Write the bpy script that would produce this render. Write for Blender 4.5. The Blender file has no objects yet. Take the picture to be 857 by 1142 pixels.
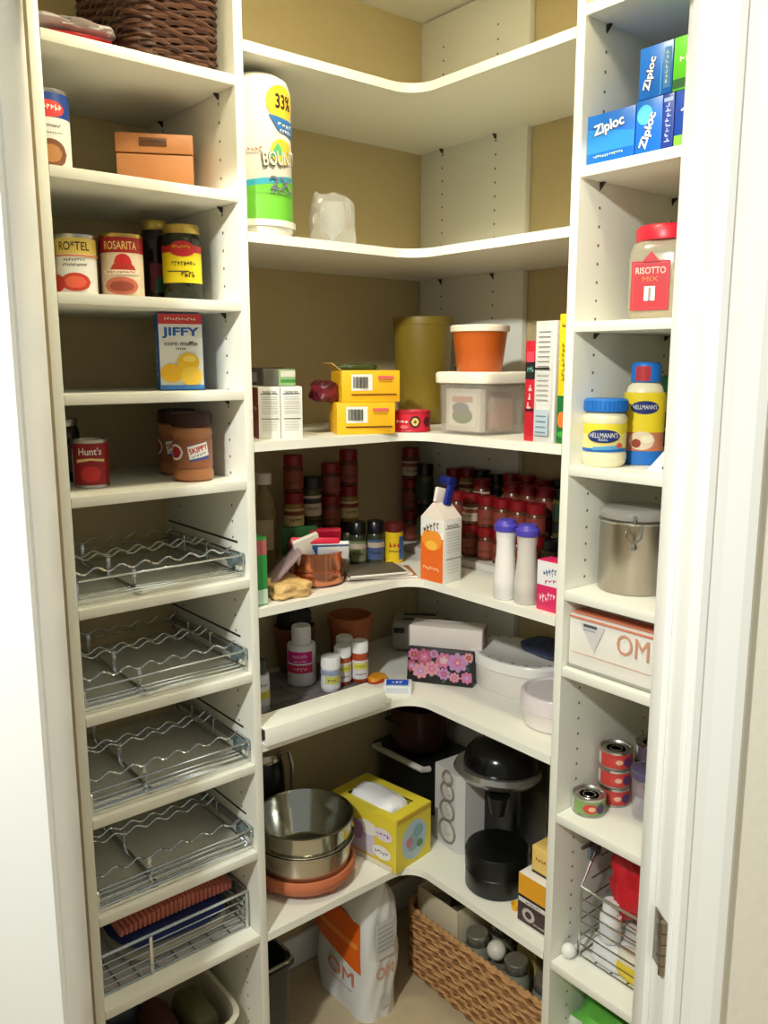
import bpy, bmesh, math, random
from mathutils import Vector, Matrix
random.seed(4)
C = bpy.context.scene.collection
PI = math.pi

# ------------------------------------------------------------------ materials
def lin(c):
    return tuple(((v/255)/12.92 if v/255 <= .04045 else ((v/255+.055)/1.055)**2.4) for v in c)
_m = {}
def M(rgb, rough=.55, metal=0.0, trans=0.0, noise=0.0, nscale=30.0, alpha=1.0, ior=1.45, bump=0.0):
    key = (rgb, rough, metal, trans, noise, nscale, alpha, bump)
    if key in _m: return _m[key]
    m = bpy.data.materials.new('surface_%d' % len(_m)); m.use_nodes = True
    nt = m.node_tree; b = nt.nodes['Principled BSDF']
    col = lin(rgb) + (1,)
    b.inputs['Base Color'].default_value = col
    b.inputs['Roughness'].default_value = rough
    b.inputs['Metallic'].default_value = metal
    b.inputs['IOR'].default_value = ior
    b.inputs['Transmission Weight'].default_value = trans
    b.inputs['Alpha'].default_value = alpha
    if noise or bump:
        tc = nt.nodes.new('ShaderNodeTexCoord'); n = nt.nodes.new('ShaderNodeTexNoise')
        n.inputs['Scale'].default_value = nscale; n.inputs['Detail'].default_value = 4
        nt.links.new(tc.outputs['Object'], n.inputs['Vector'])
        if noise:
            r = nt.nodes.new('ShaderNodeMix'); r.data_type = 'RGBA'
            r.inputs[6].default_value = tuple(v*(1-noise) for v in col[:3])+(1,)
            r.inputs[7].default_value = tuple(min(1, v*(1+noise)) for v in col[:3])+(1,)
            nt.links.new(n.outputs['Fac'], r.inputs[0]); nt.links.new(r.outputs[2], b.inputs['Base Color'])
        if bump:
            bp = nt.nodes.new('ShaderNodeBump'); bp.inputs['Strength'].default_value = bump; bp.inputs['Distance'].default_value = .004
            nt.links.new(n.outputs['Fac'], bp.inputs['Height']); nt.links.new(bp.outputs['Normal'], b.inputs['Normal'])
    _m[key] = m
    return m

WHITE = M((234,233,222), .38)                 # melamine
WALL = M((196,178,134), .85, noise=.05, nscale=60, bump=.25)
WALLK = M((238,234,220), .85, noise=.03, nscale=60, bump=.25)
TRIM = M((246,246,242), .35)
CEIL = M((240,238,228), .9)
FLOOR = M((190,172,140), .6, noise=.16, nscale=26, bump=.3)
DARK = M((30,26,22), .5); BLACK = M((14,14,15), .28)
CHROME = M((206,210,212), .11, metal=1.0); STEEL = M((196,190,180), .24, metal=1.0)
TIN = M((190,188,182), .3, metal=1.0)
GLASS = M((245,248,248), .03, trans=1.0)
PLASTIC = M((240,240,240), .18, alpha=.30)
PAPERW = M((232,230,224), .55); RED = M((178,22,28), .4); YEL = M((242,196,24), .45)
BLUE = M((20,96,196), .4); INK = M((34,32,34), .5)

# ------------------------------------------------------------------ mesh builder
class MB:
    def __init__(s): s.v=[]; s.f=[]; s.mi=[]; s.sm=[]; s.mats=[]; s.T=Matrix.Identity(4)
    def mat(s, m):
        if m not in s.mats: s.mats.append(m)
        return s.mats.index(m)
    def add(s, vs, fs, m, smooth=False):
        o=len(s.v); k=s.mat(m)
        s.v += [tuple(s.T @ Vector(p)) for p in vs]
        for f in fs: s.f.append([i+o for i in f]); s.mi.append(k); s.sm.append(smooth)
        return s
    def box(s, c, d, m, bev=0.0, rz=0.0, seg=2):
        bm=bmesh.new(); bmesh.ops.create_cube(bm, size=1)
        for v in bm.verts: v.co=Vector((v.co.x*d[0], v.co.y*d[1], v.co.z*d[2]))
        if bev: bmesh.ops.bevel(bm, geom=bm.edges[:], offset=min(bev, min(d)*.45), segments=seg, affect='EDGES', profile=.5)
        R=Matrix.Translation(c)@Matrix.Rotation(rz,4,'Z')
        bm.verts.index_update()
        vs=[R@v.co for v in bm.verts]; fs=[[v.index for v in f.verts] for f in bm.faces]; bm.free()
        return s.add(vs, fs, m, bev>0)
    def bx(s, x0,x1,y0,y1,z0,z1,m,bev=0.0):
        return s.box(((x0+x1)/2,(y0+y1)/2,(z0+z1)/2),(abs(x1-x0),abs(y1-y0),abs(z1-z0)),m,bev)
    def lathe(s, prof, m, c=(0,0,0), seg=36, sx=1.0, sy=1.0, power=2.0):
        vs=[]; fs=[]
        def ang(k):
            t=2*PI*k/seg; cx,cy=math.cos(t),math.sin(t)
            if power!=2.0:
                r=(abs(cx)**power+abs(cy)**power)**(-1/power); return cx*r,cy*r
            return cx,cy
        for r,z in prof:
            for k in range(seg):
                x,y=ang(k); vs.append((c[0]+r*x*sx, c[1]+r*y*sy, c[2]+z))
        for i in range(len(prof)-1):
            for k in range(seg):
                a=i*seg+k; b=i*seg+(k+1)%seg
                fs.append([a,b,b+seg,a+seg])
        if prof[0][0]>1e-5: fs.append(list(range(seg))[::-1])
        if prof[-1][0]>1e-5: fs.append([ (len(prof)-1)*seg+k for k in range(seg)])
        return s.add(vs, fs, m, True)
    def shell(s, prof, m, **k):   # open vessel: profile outer up and inner down, no caps
        seg=k.pop('seg',36); n0=len(s.f); s.lathe(prof, m, seg=seg, **k)
        return s
    def tube(s, pts, r, m, seg=6, closed=False):
        pts=[Vector(p) for p in pts]; n=len(pts); vs=[]; fs=[]
        prev=None
        for i,p in enumerate(pts):
            a=pts[(i-1)%n] if (closed or i>0) else p; b=pts[(i+1)%n] if (closed or i<n-1) else p
            t=(b-a)
            if t.length<1e-9: t=Vector((0,0,1))
            t.normalize()
            if prev is None:
                u=t.cross(Vector((0,0,1)))
                if u.length<1e-3: u=t.cross(Vector((1,0,0)))
            else:
                u=prev-t*prev.dot(t)
                if u.length<1e-6: u=t.cross(Vector((0,0,1)))
            u.normalize(); prev=u; w=t.cross(u)
            for k in range(seg):
                an=2*PI*k/seg; vs.append(p+u*(r*math.cos(an))+w*(r*math.sin(an)))
        for i in range(n if closed else n-1):
            for k in range(seg):
                a=i*seg+k; b=i*seg+(k+1)%seg; j=((i+1)%n)*seg
                fs.append([a,b,j+(k+1)%seg,j+k])
        if not closed: fs.append(list(range(seg))[::-1]); fs.append([(n-1)*seg+k for k in range(seg)])
        return s.add(vs, fs, m, True)
    def prism(s, poly, z0, z1, m, smooth=False):
        n=len(poly)
        vs=[(x,y,z0) for x,y in poly]+[(x,y,z1) for x,y in poly]
        fs=[list(range(n))[::-1], [n+i for i in range(n)]]+[[i,(i+1)%n,n+(i+1)%n,n+i] for i in range(n)]
        return s.add(vs, fs, m, smooth)
    def arc(s, r, a0, a1, z0, z1, m, c=(0,0), seg=None, r2=None, sx=1, sy=1):   # label patch, angle 0 faces -y
        seg=seg or max(2,int(abs(a1-a0)/.12)); r2=r2 or r
        vs=[];fs=[]
        for i in range(seg+1):
            a=a0+(a1-a0)*i/seg
            vs.append((c[0]+r*math.sin(a)*sx, c[1]-r*math.cos(a)*sy, z0)); vs.append((c[0]+r2*math.sin(a)*sx, c[1]-r2*math.cos(a)*sy, z1))
        for i in range(seg): fs.append([2*i,2*i+2,2*i+3,2*i+1])
        return s.add(vs, fs, m, True)
    def build(s, name, parent=None, weld=False):
        me=bpy.data.meshes.new(name); me.from_pydata(s.v, [], s.f)
        for m in s.mats: me.materials.append(m)
        me.polygons.foreach_set('material_index', s.mi); me.polygons.foreach_set('use_smooth', s.sm); me.update()
        bm=bmesh.new(); bm.from_mesh(me)
        bmesh.ops.recalc_face_normals(bm, faces=bm.faces[:]) if weld else None
        for e in bm.edges:
            if len(e.link_faces)==2:
                try:
                    if e.calc_face_angle()>.75: e.smooth=False
                except ValueError: pass
        bm.to_mesh(me); bm.free()
        o=bpy.data.objects.new(name, me); C.objects.link(o)
        if parent: o.parent=parent
        return o

_txt={}
READABLE={'RO*TEL','ROSARITA','JIFFY','corn muffin','mix','SKIPPY',"Hunt's",'BOUNTY','33%','2X','Nutrition Facts','RISOTTO','MIX',"HELLMANN'S",'REAL','Ziploc','OM'}
def text_geo(body):
    if body in _txt: return _txt[body]
    if body not in READABLE:      # print too blurred to read: irregular strokes only
        rnd=random.Random(len(body)*7+ord(body[0])); vs=[];fs=[]; n=max(3,len(body))
        for i in range(n):
            x=-.5+(i+.15)/n; w=.7/n
            for (a,b,c,d) in ((x,rnd.uniform(-.5,-.1),x+w*rnd.uniform(.25,.45),rnd.uniform(.2,.5)),(x+w*.3,rnd.uniform(-.3,.2),x+w,0)):
                d=d if d else b+rnd.uniform(.18,.3); o=len(vs)
                vs+=[(a,b),(c,b),(c,d),(a,d)]; fs.append([o,o+1,o+2,o+3])
        _txt[body]=(vs,fs); return vs,fs
    cu=bpy.data.curves.new('t','FONT'); cu.body=body; cu.resolution_u=3; cu.offset=(.03 if body in ('Ziploc','JIFFY','33%','SKIPPY') else 0 if 'M' in body or 'W' in body else .012)
    o=bpy.data.objects.new('t',cu); me=o.to_mesh()
    vs=[tuple(v.co) for v in me.vertices]; fs=[list(p.vertices) for p in me.polygons]
    o.to_mesh_clear(); bpy.data.objects.remove(o); bpy.data.curves.remove(cu)
    if not vs: return [],[]
    x0=min(v[0] for v in vs); x1=max(v[0] for v in vs); y0=min(v[1] for v in vs); y1=max(v[1] for v in vs)
    vs=[((v[0]-x0)/(x1-x0)-.5,(v[1]-y0)/(y1-y0)-.5) for v in vs]
    _txt[body]=(vs,fs); return vs,fs

def ell(n=20): return [(.5*math.cos(2*PI*k/n), .5*math.sin(2*PI*k/n)) for k in range(n)]

def deco2d(item):
    """-> 2D verts (unit metres / normalised), faces, material. item: (kind, u, v, w, h, mat[, text/rot])"""
    k=item[0]; u,v,w,h,m=item[1:6]; rot=item[7] if len(item)>7 else 0
    if k=='r': vs=[(-.5,-.5),(.5,-.5),(.5,.5),(-.5,.5)]; fs=[[0,1,2,3]]
    elif k=='e': vs=ell(); fs=[list(range(len(vs)))]
    elif k=='t': vs,fs=text_geo(item[6])
    elif k=='p': vs=[tuple(q) for q in item[6]]; fs=[list(range(len(vs)))]
    ca,sa=math.cos(rot),math.sin(rot)
    out=[]
    for a,b in vs:
        a*=w; b*=h; out.append((u+a*ca-b*sa, v+a*sa+b*ca))
    return out, fs, m

def face_deco(mb, face, w, d, h, items, c=(0,0,0)):
    """print on a face of a box of size w,d,h whose base centre is c; u,v in metres from the face's lower left corner"""
    for n,it in enumerate(items):
        vs,fs,m=deco2d(it); e=.0003*(n+1)
        out=[]
        for u,v in vs:
            if face=='F': p=(u-w/2, -d/2-e, v)
            elif face=='B': p=(w/2-u, d/2+e, v)
            elif face=='L': p=(-w/2-e, d/2-u, v)
            elif face=='R': p=(w/2+e, u-d/2, v)
            else: p=(u-w/2, v-d/2, h+e)
            out.append((p[0]+c[0],p[1]+c[1],p[2]+c[2]))
        mb.add(out, fs, m)
def slice_poly(poly, step=.004):
    us=[p[0] for p in poly]; u0,u1=min(us),max(us); n=max(2,int((u1-u0)/step)); cols=[]
    for i in range(n+1):
        u=min(max(u0+(u1-u0)*i/n,u0+1e-6),u1-1e-6); hits=[]
        for k in range(len(poly)):
            a,b=poly[k],poly[(k+1)%len(poly)]
            if (a[0]-u)*(b[0]-u)<=0 and abs(a[0]-b[0])>1e-12: hits.append(a[1]+(b[1]-a[1])*(u-a[0])/(b[0]-a[0]))
        if hits: cols.append((u,min(hits),max(hits)))
    vs=[];fs=[]
    for u,a,b in cols: vs+=[(u,a),(u,b)]
    for i in range(len(cols)-1): fs.append([2*i,2*i+2,2*i+3,2*i+1])
    return vs,fs
def cyl_deco(mb, r, items, sy=1.0):
    """print on a cylinder; u = angle in radians from the front (scaled w in metres), v = height"""
    for n,it in enumerate(items):
        e=.0003*(n+2); rr=r+e
        if it[0]=='b':   # band: ('b', z0, z1, mat[, a0, a1])
            a0,a1=(it[4],it[5]) if len(it)>5 else (-PI,PI)
            mb.arc(rr,a0,a1,it[1],it[2],it[3],sy=sy)
        else:
            u=it[1]; vs,fs,m=deco2d((it[0],0,)+tuple(it[2:]))
            if it[0]=='r': mb.arc(rr,u-it[3]/2/r,u+it[3]/2/r,it[2]-it[4]/2,it[2]+it[4]/2,it[5],sy=sy); continue
            if it[0] in ('e','p'): vs,fs=slice_poly(vs)
            mb.add([(rr*math.sin(u+x/r), -rr*math.cos(u+x/r)*sy, z) for x,z in vs], fs, m)

# ------------------------------------------------------------------ object helpers
def thing(name, label, cat, loc=(0,0,0), rz=0.0, group=None):
    o=bpy.data.objects.new(name, None); C.objects.link(o); o.location=loc; o.rotation_euler=(0,0,rz)
    o.empty_display_size=.02
    o['label']=label; o['category']=cat
    if group: o['group']=group
    return o
def tag(o, label, cat, loc=None, rz=0.0, group=None, kind=None):
    o['label']=label; o['category']=cat
    if loc: o.location=loc
    o.rotation_euler=(0,0,rz)
    if group: o['group']=group
    if kind: o['kind']=kind
    return o
def struct(name, mb, label=None):
    o=mb.build(name); o['kind']='structure'
    if label: o['label']=label; o['category']=name.split('_')[0]
    return o
def dup(root, loc, rz=None, label=None, group=None):
    r=root.copy(); C.objects.link(r); r.location=loc
    if rz is not None: r.rotation_euler=(0,0,rz)
    if label: r['label']=label
    if group: r['group']=group
    for ch in list(root.children):
        c=ch.copy(); C.objects.link(c); c.parent=r
        for g in list(ch.children):
            d=g.copy(); C.objects.link(d); d.parent=c
    return r

# ------------------------------------------------------------------ dimensions
A, W_, B, DP, T = .765, .350, .768, .360, .0177
zL=[2.123,1.928,1.737,1.576,1.407,1.2145,1.0216,.8285,.6366,.4452]
zC=[2.184,1.8615,1.4774,1.1501,.8671,.4396]
zR=[2.213,1.957,1.697,1.441,1.206,1.056,.753,.429]
XL=-A-W_            # inner face of the left tower's left panel
TOPZ=2.487

# ------------------------------------------------------------------ room
struct('floor', MB().bx(-4.2,.1,-4.6,.1,-.1,0,FLOOR))
struct('wall_back', MB().bx(-1.6,.1,0,.1,0,TOPZ,WALL))
struct('wall_right', MB().bx(0,.1,-1.6,0,0,TOPZ,WALL))
struct('ceiling', MB().bx(-1.7,.1,-1.7,.1,TOPZ,TOPZ+.08,CEIL))
struct('baseboard_back', MB().bx(-A+.001,0,-.014,-.0005,.0005,.09,TRIM,.004))
struct('baseboard_right', MB().bx(-.014,-.0005,-B+.001,-.0145,.0005,.09,TRIM,.004))
# the doorway: plan direction u into the pantry, r to the right
th=.605; uu=Vector((math.sin(th),math.cos(th),0)); rr=Vector((math.cos(th),-math.sin(th),0))
JL=Vector((-1.258,-.6345,0)); JR=Vector((-.5428,-1.1504,0))
JW=(JR-JL).dot(rr)
def plan(a,b,z=0): return JL+rr*a+uu*b+Vector((0,0,z))
def wbox(mb,a0,a1,b0,b1,z0,z1,m,bev=0):
    mb.T=Matrix.Translation(JL)@Matrix.Rotation(-th,4,'Z')
    mb.bx(a0,a1,b0,b1,z0,z1,m,bev); mb.T=Matrix.Identity(4)
    return mb
DH=2.12; JT=.10
mb=MB(); wbox(mb,-.9,-.02,.0,JT,0,TOPZ,WALLK); struct('wall_front', mb)
mb=MB(); wbox(mb,JW+.02,JW+1.1,.0,JT,0,TOPZ,WALLK); struct('wall_front.001', mb)
mb=MB(); wbox(mb,-.02,JW+.02,.0,JT,DH+.02,TOPZ,WALLK); struct('wall_front.002', mb)
# short returns closing the pantry behind the door wall
struct('wall_left', MB().bx(-1.36,-1.26,-.50,.0,0,TOPZ,WALL))
struct('wall_side', MB().bx(-.30,.0,-1.62,-1.42,0,TOPZ,WALL))
def jamb(a0,a1,stop):
    mb=MB(); wbox(mb,a0,a1,-.004,JT+.004,0,DH,TRIM,.002); wbox(mb,stop[0],stop[1],.045,.085,0,DH,TRIM,.002); return mb
mb=MB(); wbox(mb,-.019,0,-.004,JT+.004,0,DH,TRIM,.002); struct('trim_1', mb)
struct('trim_2', jamb(JW,JW+.019,(JW-.011,JW)))
mb=MB(); wbox(mb,0,JW,-.004,JT+.004,DH,DH+.019,TRIM); struct('trim_3', mb)
def casing(side,w):
    mb=MB(); g=.006
    prof=[(0,.0),(0,.009),(.006,.013),(.016,.013),(.02,.010),(.034,.012),(w-.02,.019),(w-.006,.019),(w,.014),(w,0)]
    poly=[]
    for x,y in prof:
        a=(-g-x) if side<0 else (JW+g+x)
        poly.append((a,-y-.0005))
    if side>0: poly=poly[::-1]
    mb.T=Matrix.Translation(JL)@Matrix.Rotation(-th,4,'Z')
    mb.prism(poly,0,DH+.05,TRIM); mb.T=Matrix.Identity(4); return mb
mb=MB(); wbox(mb,-.15,-.004,-.020,-.0005,0,DH+.05,TRIM,.003); struct('trim_4', mb); struct('trim_5', casing(1,.083))
# hinge on the right jamb
HM=M((150,140,124),.35,metal=.9)
h=thing('door_hinge','brushed metal hinge leaf screwed to the white right door jamb','hinge',tuple(plan(JW,.014,.748)),-th)
mb=MB().box((-.0015,.010,0),(.002,.032,.089),HM,.0008); mb.build('leaf',h)
mb=MB()
for i in range(5): mb.lathe([(.0001,-.0445+i*.018),(.0055,-.044+i*.018),(.0055,-.0275+i*.018),(.0001,-.027+i*.018)],HM,c=(-.004,-.012,0),seg=14)
mb.build('knuckle',h)
mb=MB()
for z in (-.03,0,.03): mb.T=Matrix.Translation((-.0028,.012,z))@Matrix.Rotation(-PI/2,4,'Y'); mb.lathe([(.0035,0),(.0028,.001),(.0001,.0012)],CHROME,seg=12); mb.T=Matrix.Identity(4)
mb.build('screw',h)

# ------------------------------------------------------------------ shelving
HOLE=M((112,106,94),.8)
PIN=M((70,66,60),.4,metal=.6)
def holes(mb, plane, cols, z0, z1, axis, sgn):
    z=z0
    while z<z1:
        for c in cols:
            pts=[(math.cos(2*PI*k/10)*.0028, math.sin(2*PI*k/10)*.0028) for k in range(10)]
            if axis=='x': vs=[(plane+sgn*.0003,c+a,z+b) for a,b in pts]
            else: vs=[(c+a,plane+sgn*.0003,z+b) for a,b in pts]
            mb.add(vs,[list(range(10))],HOLE)
        z+=.032
    return mb
def pin(shelf_obj, p, d):
    mb=MB(); x,y,z=p
    if d=='x+': poly=[(0,0),(.011,0),(0,-.011)]
    mb.T=Matrix.Translation(p)@Matrix.Rotation({'-x':PI,'+x':0,'-y':-PI/2,'+y':PI/2}[d],4,'Z')
    mb.add([(0,-.003,0),(.009,-.003,0),(0,-.003,-.010),(0,.003,0),(.009,.003,0),(0,.003,-.010)],[[0,1,2],[3,5,4],[0,3,4,1],[1,4,5,2],[0,2,5,3]],PIN)
    mb.build('shelf_pin',shelf_obj)
EPS=.0006
def tower(name,label,lo,hi,zs,axis,opens):
    t=thing(name,label,'shelving unit',(0,0,0))
    for k,(a,b) in enumerate(((lo-T,lo),(hi,hi+T))):
        mb=MB()
        if axis=='x': mb.bx(a,b,-DP,-.001,.001,TOPZ-.004,WHITE,.0012)
        else: mb.bx(-DP,-.001,a,b,.001,TOPZ-.004,WHITE,.0012)
        inner = b if k==0 else a; sgn=1 if k==0 else -1
        holes(mb, inner, (-.07,-.30), .2, TOPZ-.06, 'x' if axis=='x' else 'y', sgn)
        mb.build('side_panel',t)
    for z in zs:
        mb=MB()
        if axis=='x': mb.bx(lo+EPS,hi-EPS,-DP,-.002,z-T,z,WHITE,.0012)
        else: mb.bx(-DP,-.002,lo+EPS,hi-EPS,z-T,z,WHITE,.0012)
        s=mb.build('shelf',t)
        if z>1.3:
            for q in (-.07,-.30):
                if axis=='x': pin(s,(hi-EPS,q,z-T-.0005),'-x')
                else: pin(s,(q,hi-EPS,z-T-.0005),'-y')
    mb=MB()
    if axis=='x': mb.bx(lo+EPS,hi-EPS,-DP+.04,-DP+.058,.001,.08,WHITE,.001)
    else: mb.bx(-DP+.04,-DP+.058,lo+EPS,hi-EPS,.001,.08,WHITE,.001)
    mb.build('toe_kick',t)
    return t
tower('shelving_tower','tall narrow white shelving tower along the left, holding cans above chrome pull-out racks',XL,-A-T,zL+[.098],'x',True)
tower('shelving_tower','tall white shelving tower on the right holding blue bag boxes, mayonnaise and a steel canister',-1.135,-B-T,zR+[.098],'y',True)
# corner unit with L-shaped shelves
ct=thing('corner_shelving','white corner shelving unit of deep L-shaped shelves with curved inner edge','shelving unit',(0,0,0))
def corner_poly(r=.06,n=10):
    p=[(-A+EPS,-.001),(-A+EPS,-DP)]
    cx,cy=-DP-r,-DP-r
    for k in range(n+1):
        a=PI/2-(PI/2)*k/n
        p.append((cx+r*math.cos(a),cy+r*math.sin(a)))
    p+=[(-DP,-B+EPS),(-.0012,-B+EPS),(-.0012,-.001)]
    return p
for z in zC:
    mb=MB(); mb.prism(corner_poly(),z-T,z,WHITE)
    s=mb.build('shelf',ct,weld=True)
    if z>1.3:
        for y in (-.085,-.27): pin(s,(-.0212,y,z-T-.0005),'-x')
mb=MB(); mb.bx(-.0195,-.001,-.367,-.002,.1,TOPZ-.004,WHITE,.001); holes(mb,-.0195,(-.085,-.27),.2,TOPZ-.05,'x',-1); mb.build('support_panel',ct)

# ------------------------------------------------------------------ generic products
def can(name,label,cat,loc,r,h,items,rz=-.45,lid=TIN,group=None,body=None):
    t=thing(name,label,cat,loc,rz,group)
    g=r*.04
    mb=MB(); mb.lathe([(r-.004,.0006),(r,.001),(r,.004),(r-g,.006),(r-g,h-.006),(r,h-.004),(r,h),(r-.003,h),(r-.005,h-.004),(.0001,h-.004)],lid)
    for k in (.4,.7): mb.lathe([((r-.006)*k,h-.0038),((r-.006)*k+.001,h-.003),((r-.006)*k+.002,h-.0038)],lid,seg=28)
    mb.build('can_body',t)
    mb=MB(); mb.arc(r-g+.0004,-PI,PI,.006,h-.006,body or PAPERW,seg=40); cyl_deco(mb,r-g,items); mb.build('paper_label',t)
    return t
def box_thing(name,label,cat,loc,rz,size,mat,faces,bev=.0012,group=None,parent=None):
    w,d,h=size; mb=MB(); mb.box((0,0,h/2),(w,d,h),mat,bev)
    for f,items in faces.items(): face_deco(mb,f,w,d,h,items)
    o=mb.build(name,parent)
    if not parent: tag(o,label,cat,loc,rz,group)
    return o
def jar(name,label,cat,loc,prof,mat,lidprof,lidmat,items,rz=-.5,r=.03,group=None,sy=1.0,content=None,lidname='lid',body='jar_body'):
    t=thing(name,label,cat,loc,rz,group)
    MB().lathe(prof,mat,sy=sy).build(body,t)
    MB().lathe(lidprof,lidmat,sy=sy if sy!=1 else 1).build(lidname,t)
    if items:
        mb=MB(); cyl_deco(mb,r,items,sy=sy); mb.build('label',t)
    if content: MB().lathe(content[0],content[1],sy=sy).build('contents',t)
    return t
def lines(x0,x1,ys,m,t=.0012): return [('r',(x0+x1)/2,y,(x1-x0),t,m) for y in ys]
def blob(name,label,cat,loc,size,mats,rz=0,seed=1,parent=None,crumple=.12,flat=.6,kind=None,group=None,fr=2.2,sub=4):
    """a crumpled soft packet: a squashed rounded lump with folds, resting on its base"""
    rnd=random.Random(seed)
    bm=bmesh.new(); bmesh.ops.create_cube(bm,size=2); bmesh.ops.subdivide_edges(bm,edges=bm.edges[:],cuts=9,use_grid_fill=True)
    ph=[(rnd.uniform(-3,3),rnd.uniform(-3,3),rnd.uniform(-3,3),rnd.uniform(0,6)) for _ in range(6)]
    for v in bm.verts:
        c=v.co; n=(abs(c.x)**4+abs(c.y)**4+abs(c.z)**4)**.25; q=c/n
        d=sum(math.sin(p[0]*fr*q.x+p[1]*fr*q.y+p[2]*fr*q.z+p[3]) for p in ph)/6
        d2=abs(math.sin(ph[0][0]*5*q.x+ph[1][1]*5*q.y+ph[2][2]*4*q.z))
        k=1+crumple*d-crumple*.35*d2
        v.co=Vector((q.x*k*size[0]/2,q.y*k*size[1]/2,q.z*k*size[2]/2))
    zm=min(v.co.z for v in bm.verts)
    zc=zm*.8
    for v in bm.verts: v.co.z=max(v.co.z,zc)-zc
    bm.verts.index_update(); mb=MB()
    vs=[tuple(v.co) for v in bm.verts]
    k=len(mats)
    for i,m in enumerate(mats):
        fs=[]
        for f in bm.faces:
            cc=f.calc_center_median(); zz=cc.z/size[2]+.10*math.sin(cc.x/size[0]*7+seed)
            j=min(k-1,max(0,int(zz*k)))
            if j==i: fs.append([v.index for v in f.verts])
        if fs: mb.add(vs,fs,m,True)
    bm.free()
    o=mb.build(name,parent)
    if not parent: tag(o,label,cat,loc,rz,group,kind)
    else: o.location=loc; o.rotation_euler=(0,0,rz)
    return o

# ------------------------------------------------------------------ wicker
def wicker(name,label,loc,rz,size,mat,mat2,rows,rad=.012,group=None,flare=.0):
    w,d,h=size; t=thing(name,label,'basket',loc,rz,group)
    # rounded rectangle perimeter
    def per(n,off=0,fl=1.0):
        pts=[];cr=.04;hw,hd=w/2*fl+off,d/2*fl+off
        L=[2*(hw-cr),PI/2*cr,2*(hd-cr),PI/2*cr]*2; tot=sum(L)
        for i in range(n):
            s=tot*i/n; k=0
            while s>L[k]: s-=L[k]; k+=1
            if k==0: p=(-hw+cr+s,-hd)
            elif k==1: a=-PI/2+s/cr; p=(hw-cr+cr*math.cos(a),-hd+cr+cr*math.sin(a))
            elif k==2: p=(hw,-hd+cr+s)
            elif k==3: a=s/cr; p=(hw-cr+cr*math.cos(a),hd-cr+cr*math.sin(a))
            elif k==4: p=(hw-cr-s,hd)
            elif k==5: a=PI/2+s/cr; p=(-hw+cr+cr*math.cos(a),hd-cr+cr*math.sin(a))
            elif k==6: p=(-hw,hd-cr-s)
            else: a=PI+s/cr; p=(-hw+cr+cr*math.cos(a),-hd+cr+cr*math.sin(a))
            pts.append(p)
        return pts
    P=2*(w+d); ns=int(P/.026); ns+=ns%2; n=ns*4
    mb=MB()
    sr=h/rows*.60
    for r_ in range(rows):
        z=sr+(h-2*sr)*r_/(rows-1); base=per(n,0,1+flare*z/h); pts=[]
        for i,(x,y) in enumerate(base):
            l=math.hypot(x/(w/2),y/(d/2)); nx,ny=x/w,y/d; q=math.hypot(nx,ny)+1e-6
            off=.0030*math.sin(PI*i/4+ (PI if r_%2 else 0))
            pts.append((x+nx/q*off,y+ny/q*off,z+.0015*math.sin(i*.7+r_*1.7)))
        mb.tube(pts,sr,mat if (r_*7)%3 else mat2,seg=5,closed=True)
    mb.build('woven_wall',t)
    mb=MB()
    st=per(ns,0,1+flare)
    sb=per(ns)
    for (x,y),(x1,y1) in zip(sb,st): mb.tube([(x,y,.004),(x1,y1,h)],.0024,mat2,seg=5)
    mb.build('stakes',t)
    mb=MB()
    n2=n
    for ph in (0,PI):
        base=per(n2,0,1+flare); pts=[(x+.003*math.cos(i*.9+ph),y,h+.004+.004*math.sin(i*.9+ph)) for i,(x,y) in enumerate(base)]
        mb.tube(pts,.0048,mat,seg=6,closed=True)
    mb.build('braided_rim',t)
    mb=MB(); mb.prism([(x*.99,y*.99) for x,y in per(40)],.001,.006,mat2); mb.build('bottom',t)
    return t

# =================================================================== LEFT TOWER
wk1=M((82,50,34),.6,noise=.35,nscale=90); wk2=M((58,30,20),.6,noise=.3,nscale=90)
wicker('wicker_basket','dark brown wicker basket on the top shelf of the left tower',(-.876,-.215,zL[0]+.001),0,(.165,.235,.20),wk1,wk2,30,flare=.06)
blob('plastic_packet','flat red packet under a pale plastic bag on the top left shelf','bag',(-1.035,-.225,zL[0]),(.135,.2,.028),[M((160,26,30),.35)],seed=3,crumple=.1)
blob('plastic_bag','thin pale translucent plastic bag lying on a red packet','bag',(-1.035,-.22,zL[0]+.026),(.15,.2,.022),[M((210,200,200),.25,alpha=.75)],seed=5,crumple=.18)
z=zL[1]
can('soup_can','tall can with blue top label and brown food picture, left of the wooden box','can',(-1.080,-.27,z),.034,.128,[
 ('b',.085,.122,M((36,70,150),.4)),('e',0,.098,.052,.026,M((214,60,54),.4)),('t',0,.099,.042,.011,PAPERW,'Swanson'),('t',0,.072,.034,.006,INK,'Chicken Broth'),('e',0,.03,.05,.045,M((120,72,40),.5)),('e',0,.03,.034,.028,M((176,120,70),.5)),('t',0,.061,.04,.004,INK,'NET WT 14 OZ')],rz=-.3)
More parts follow.
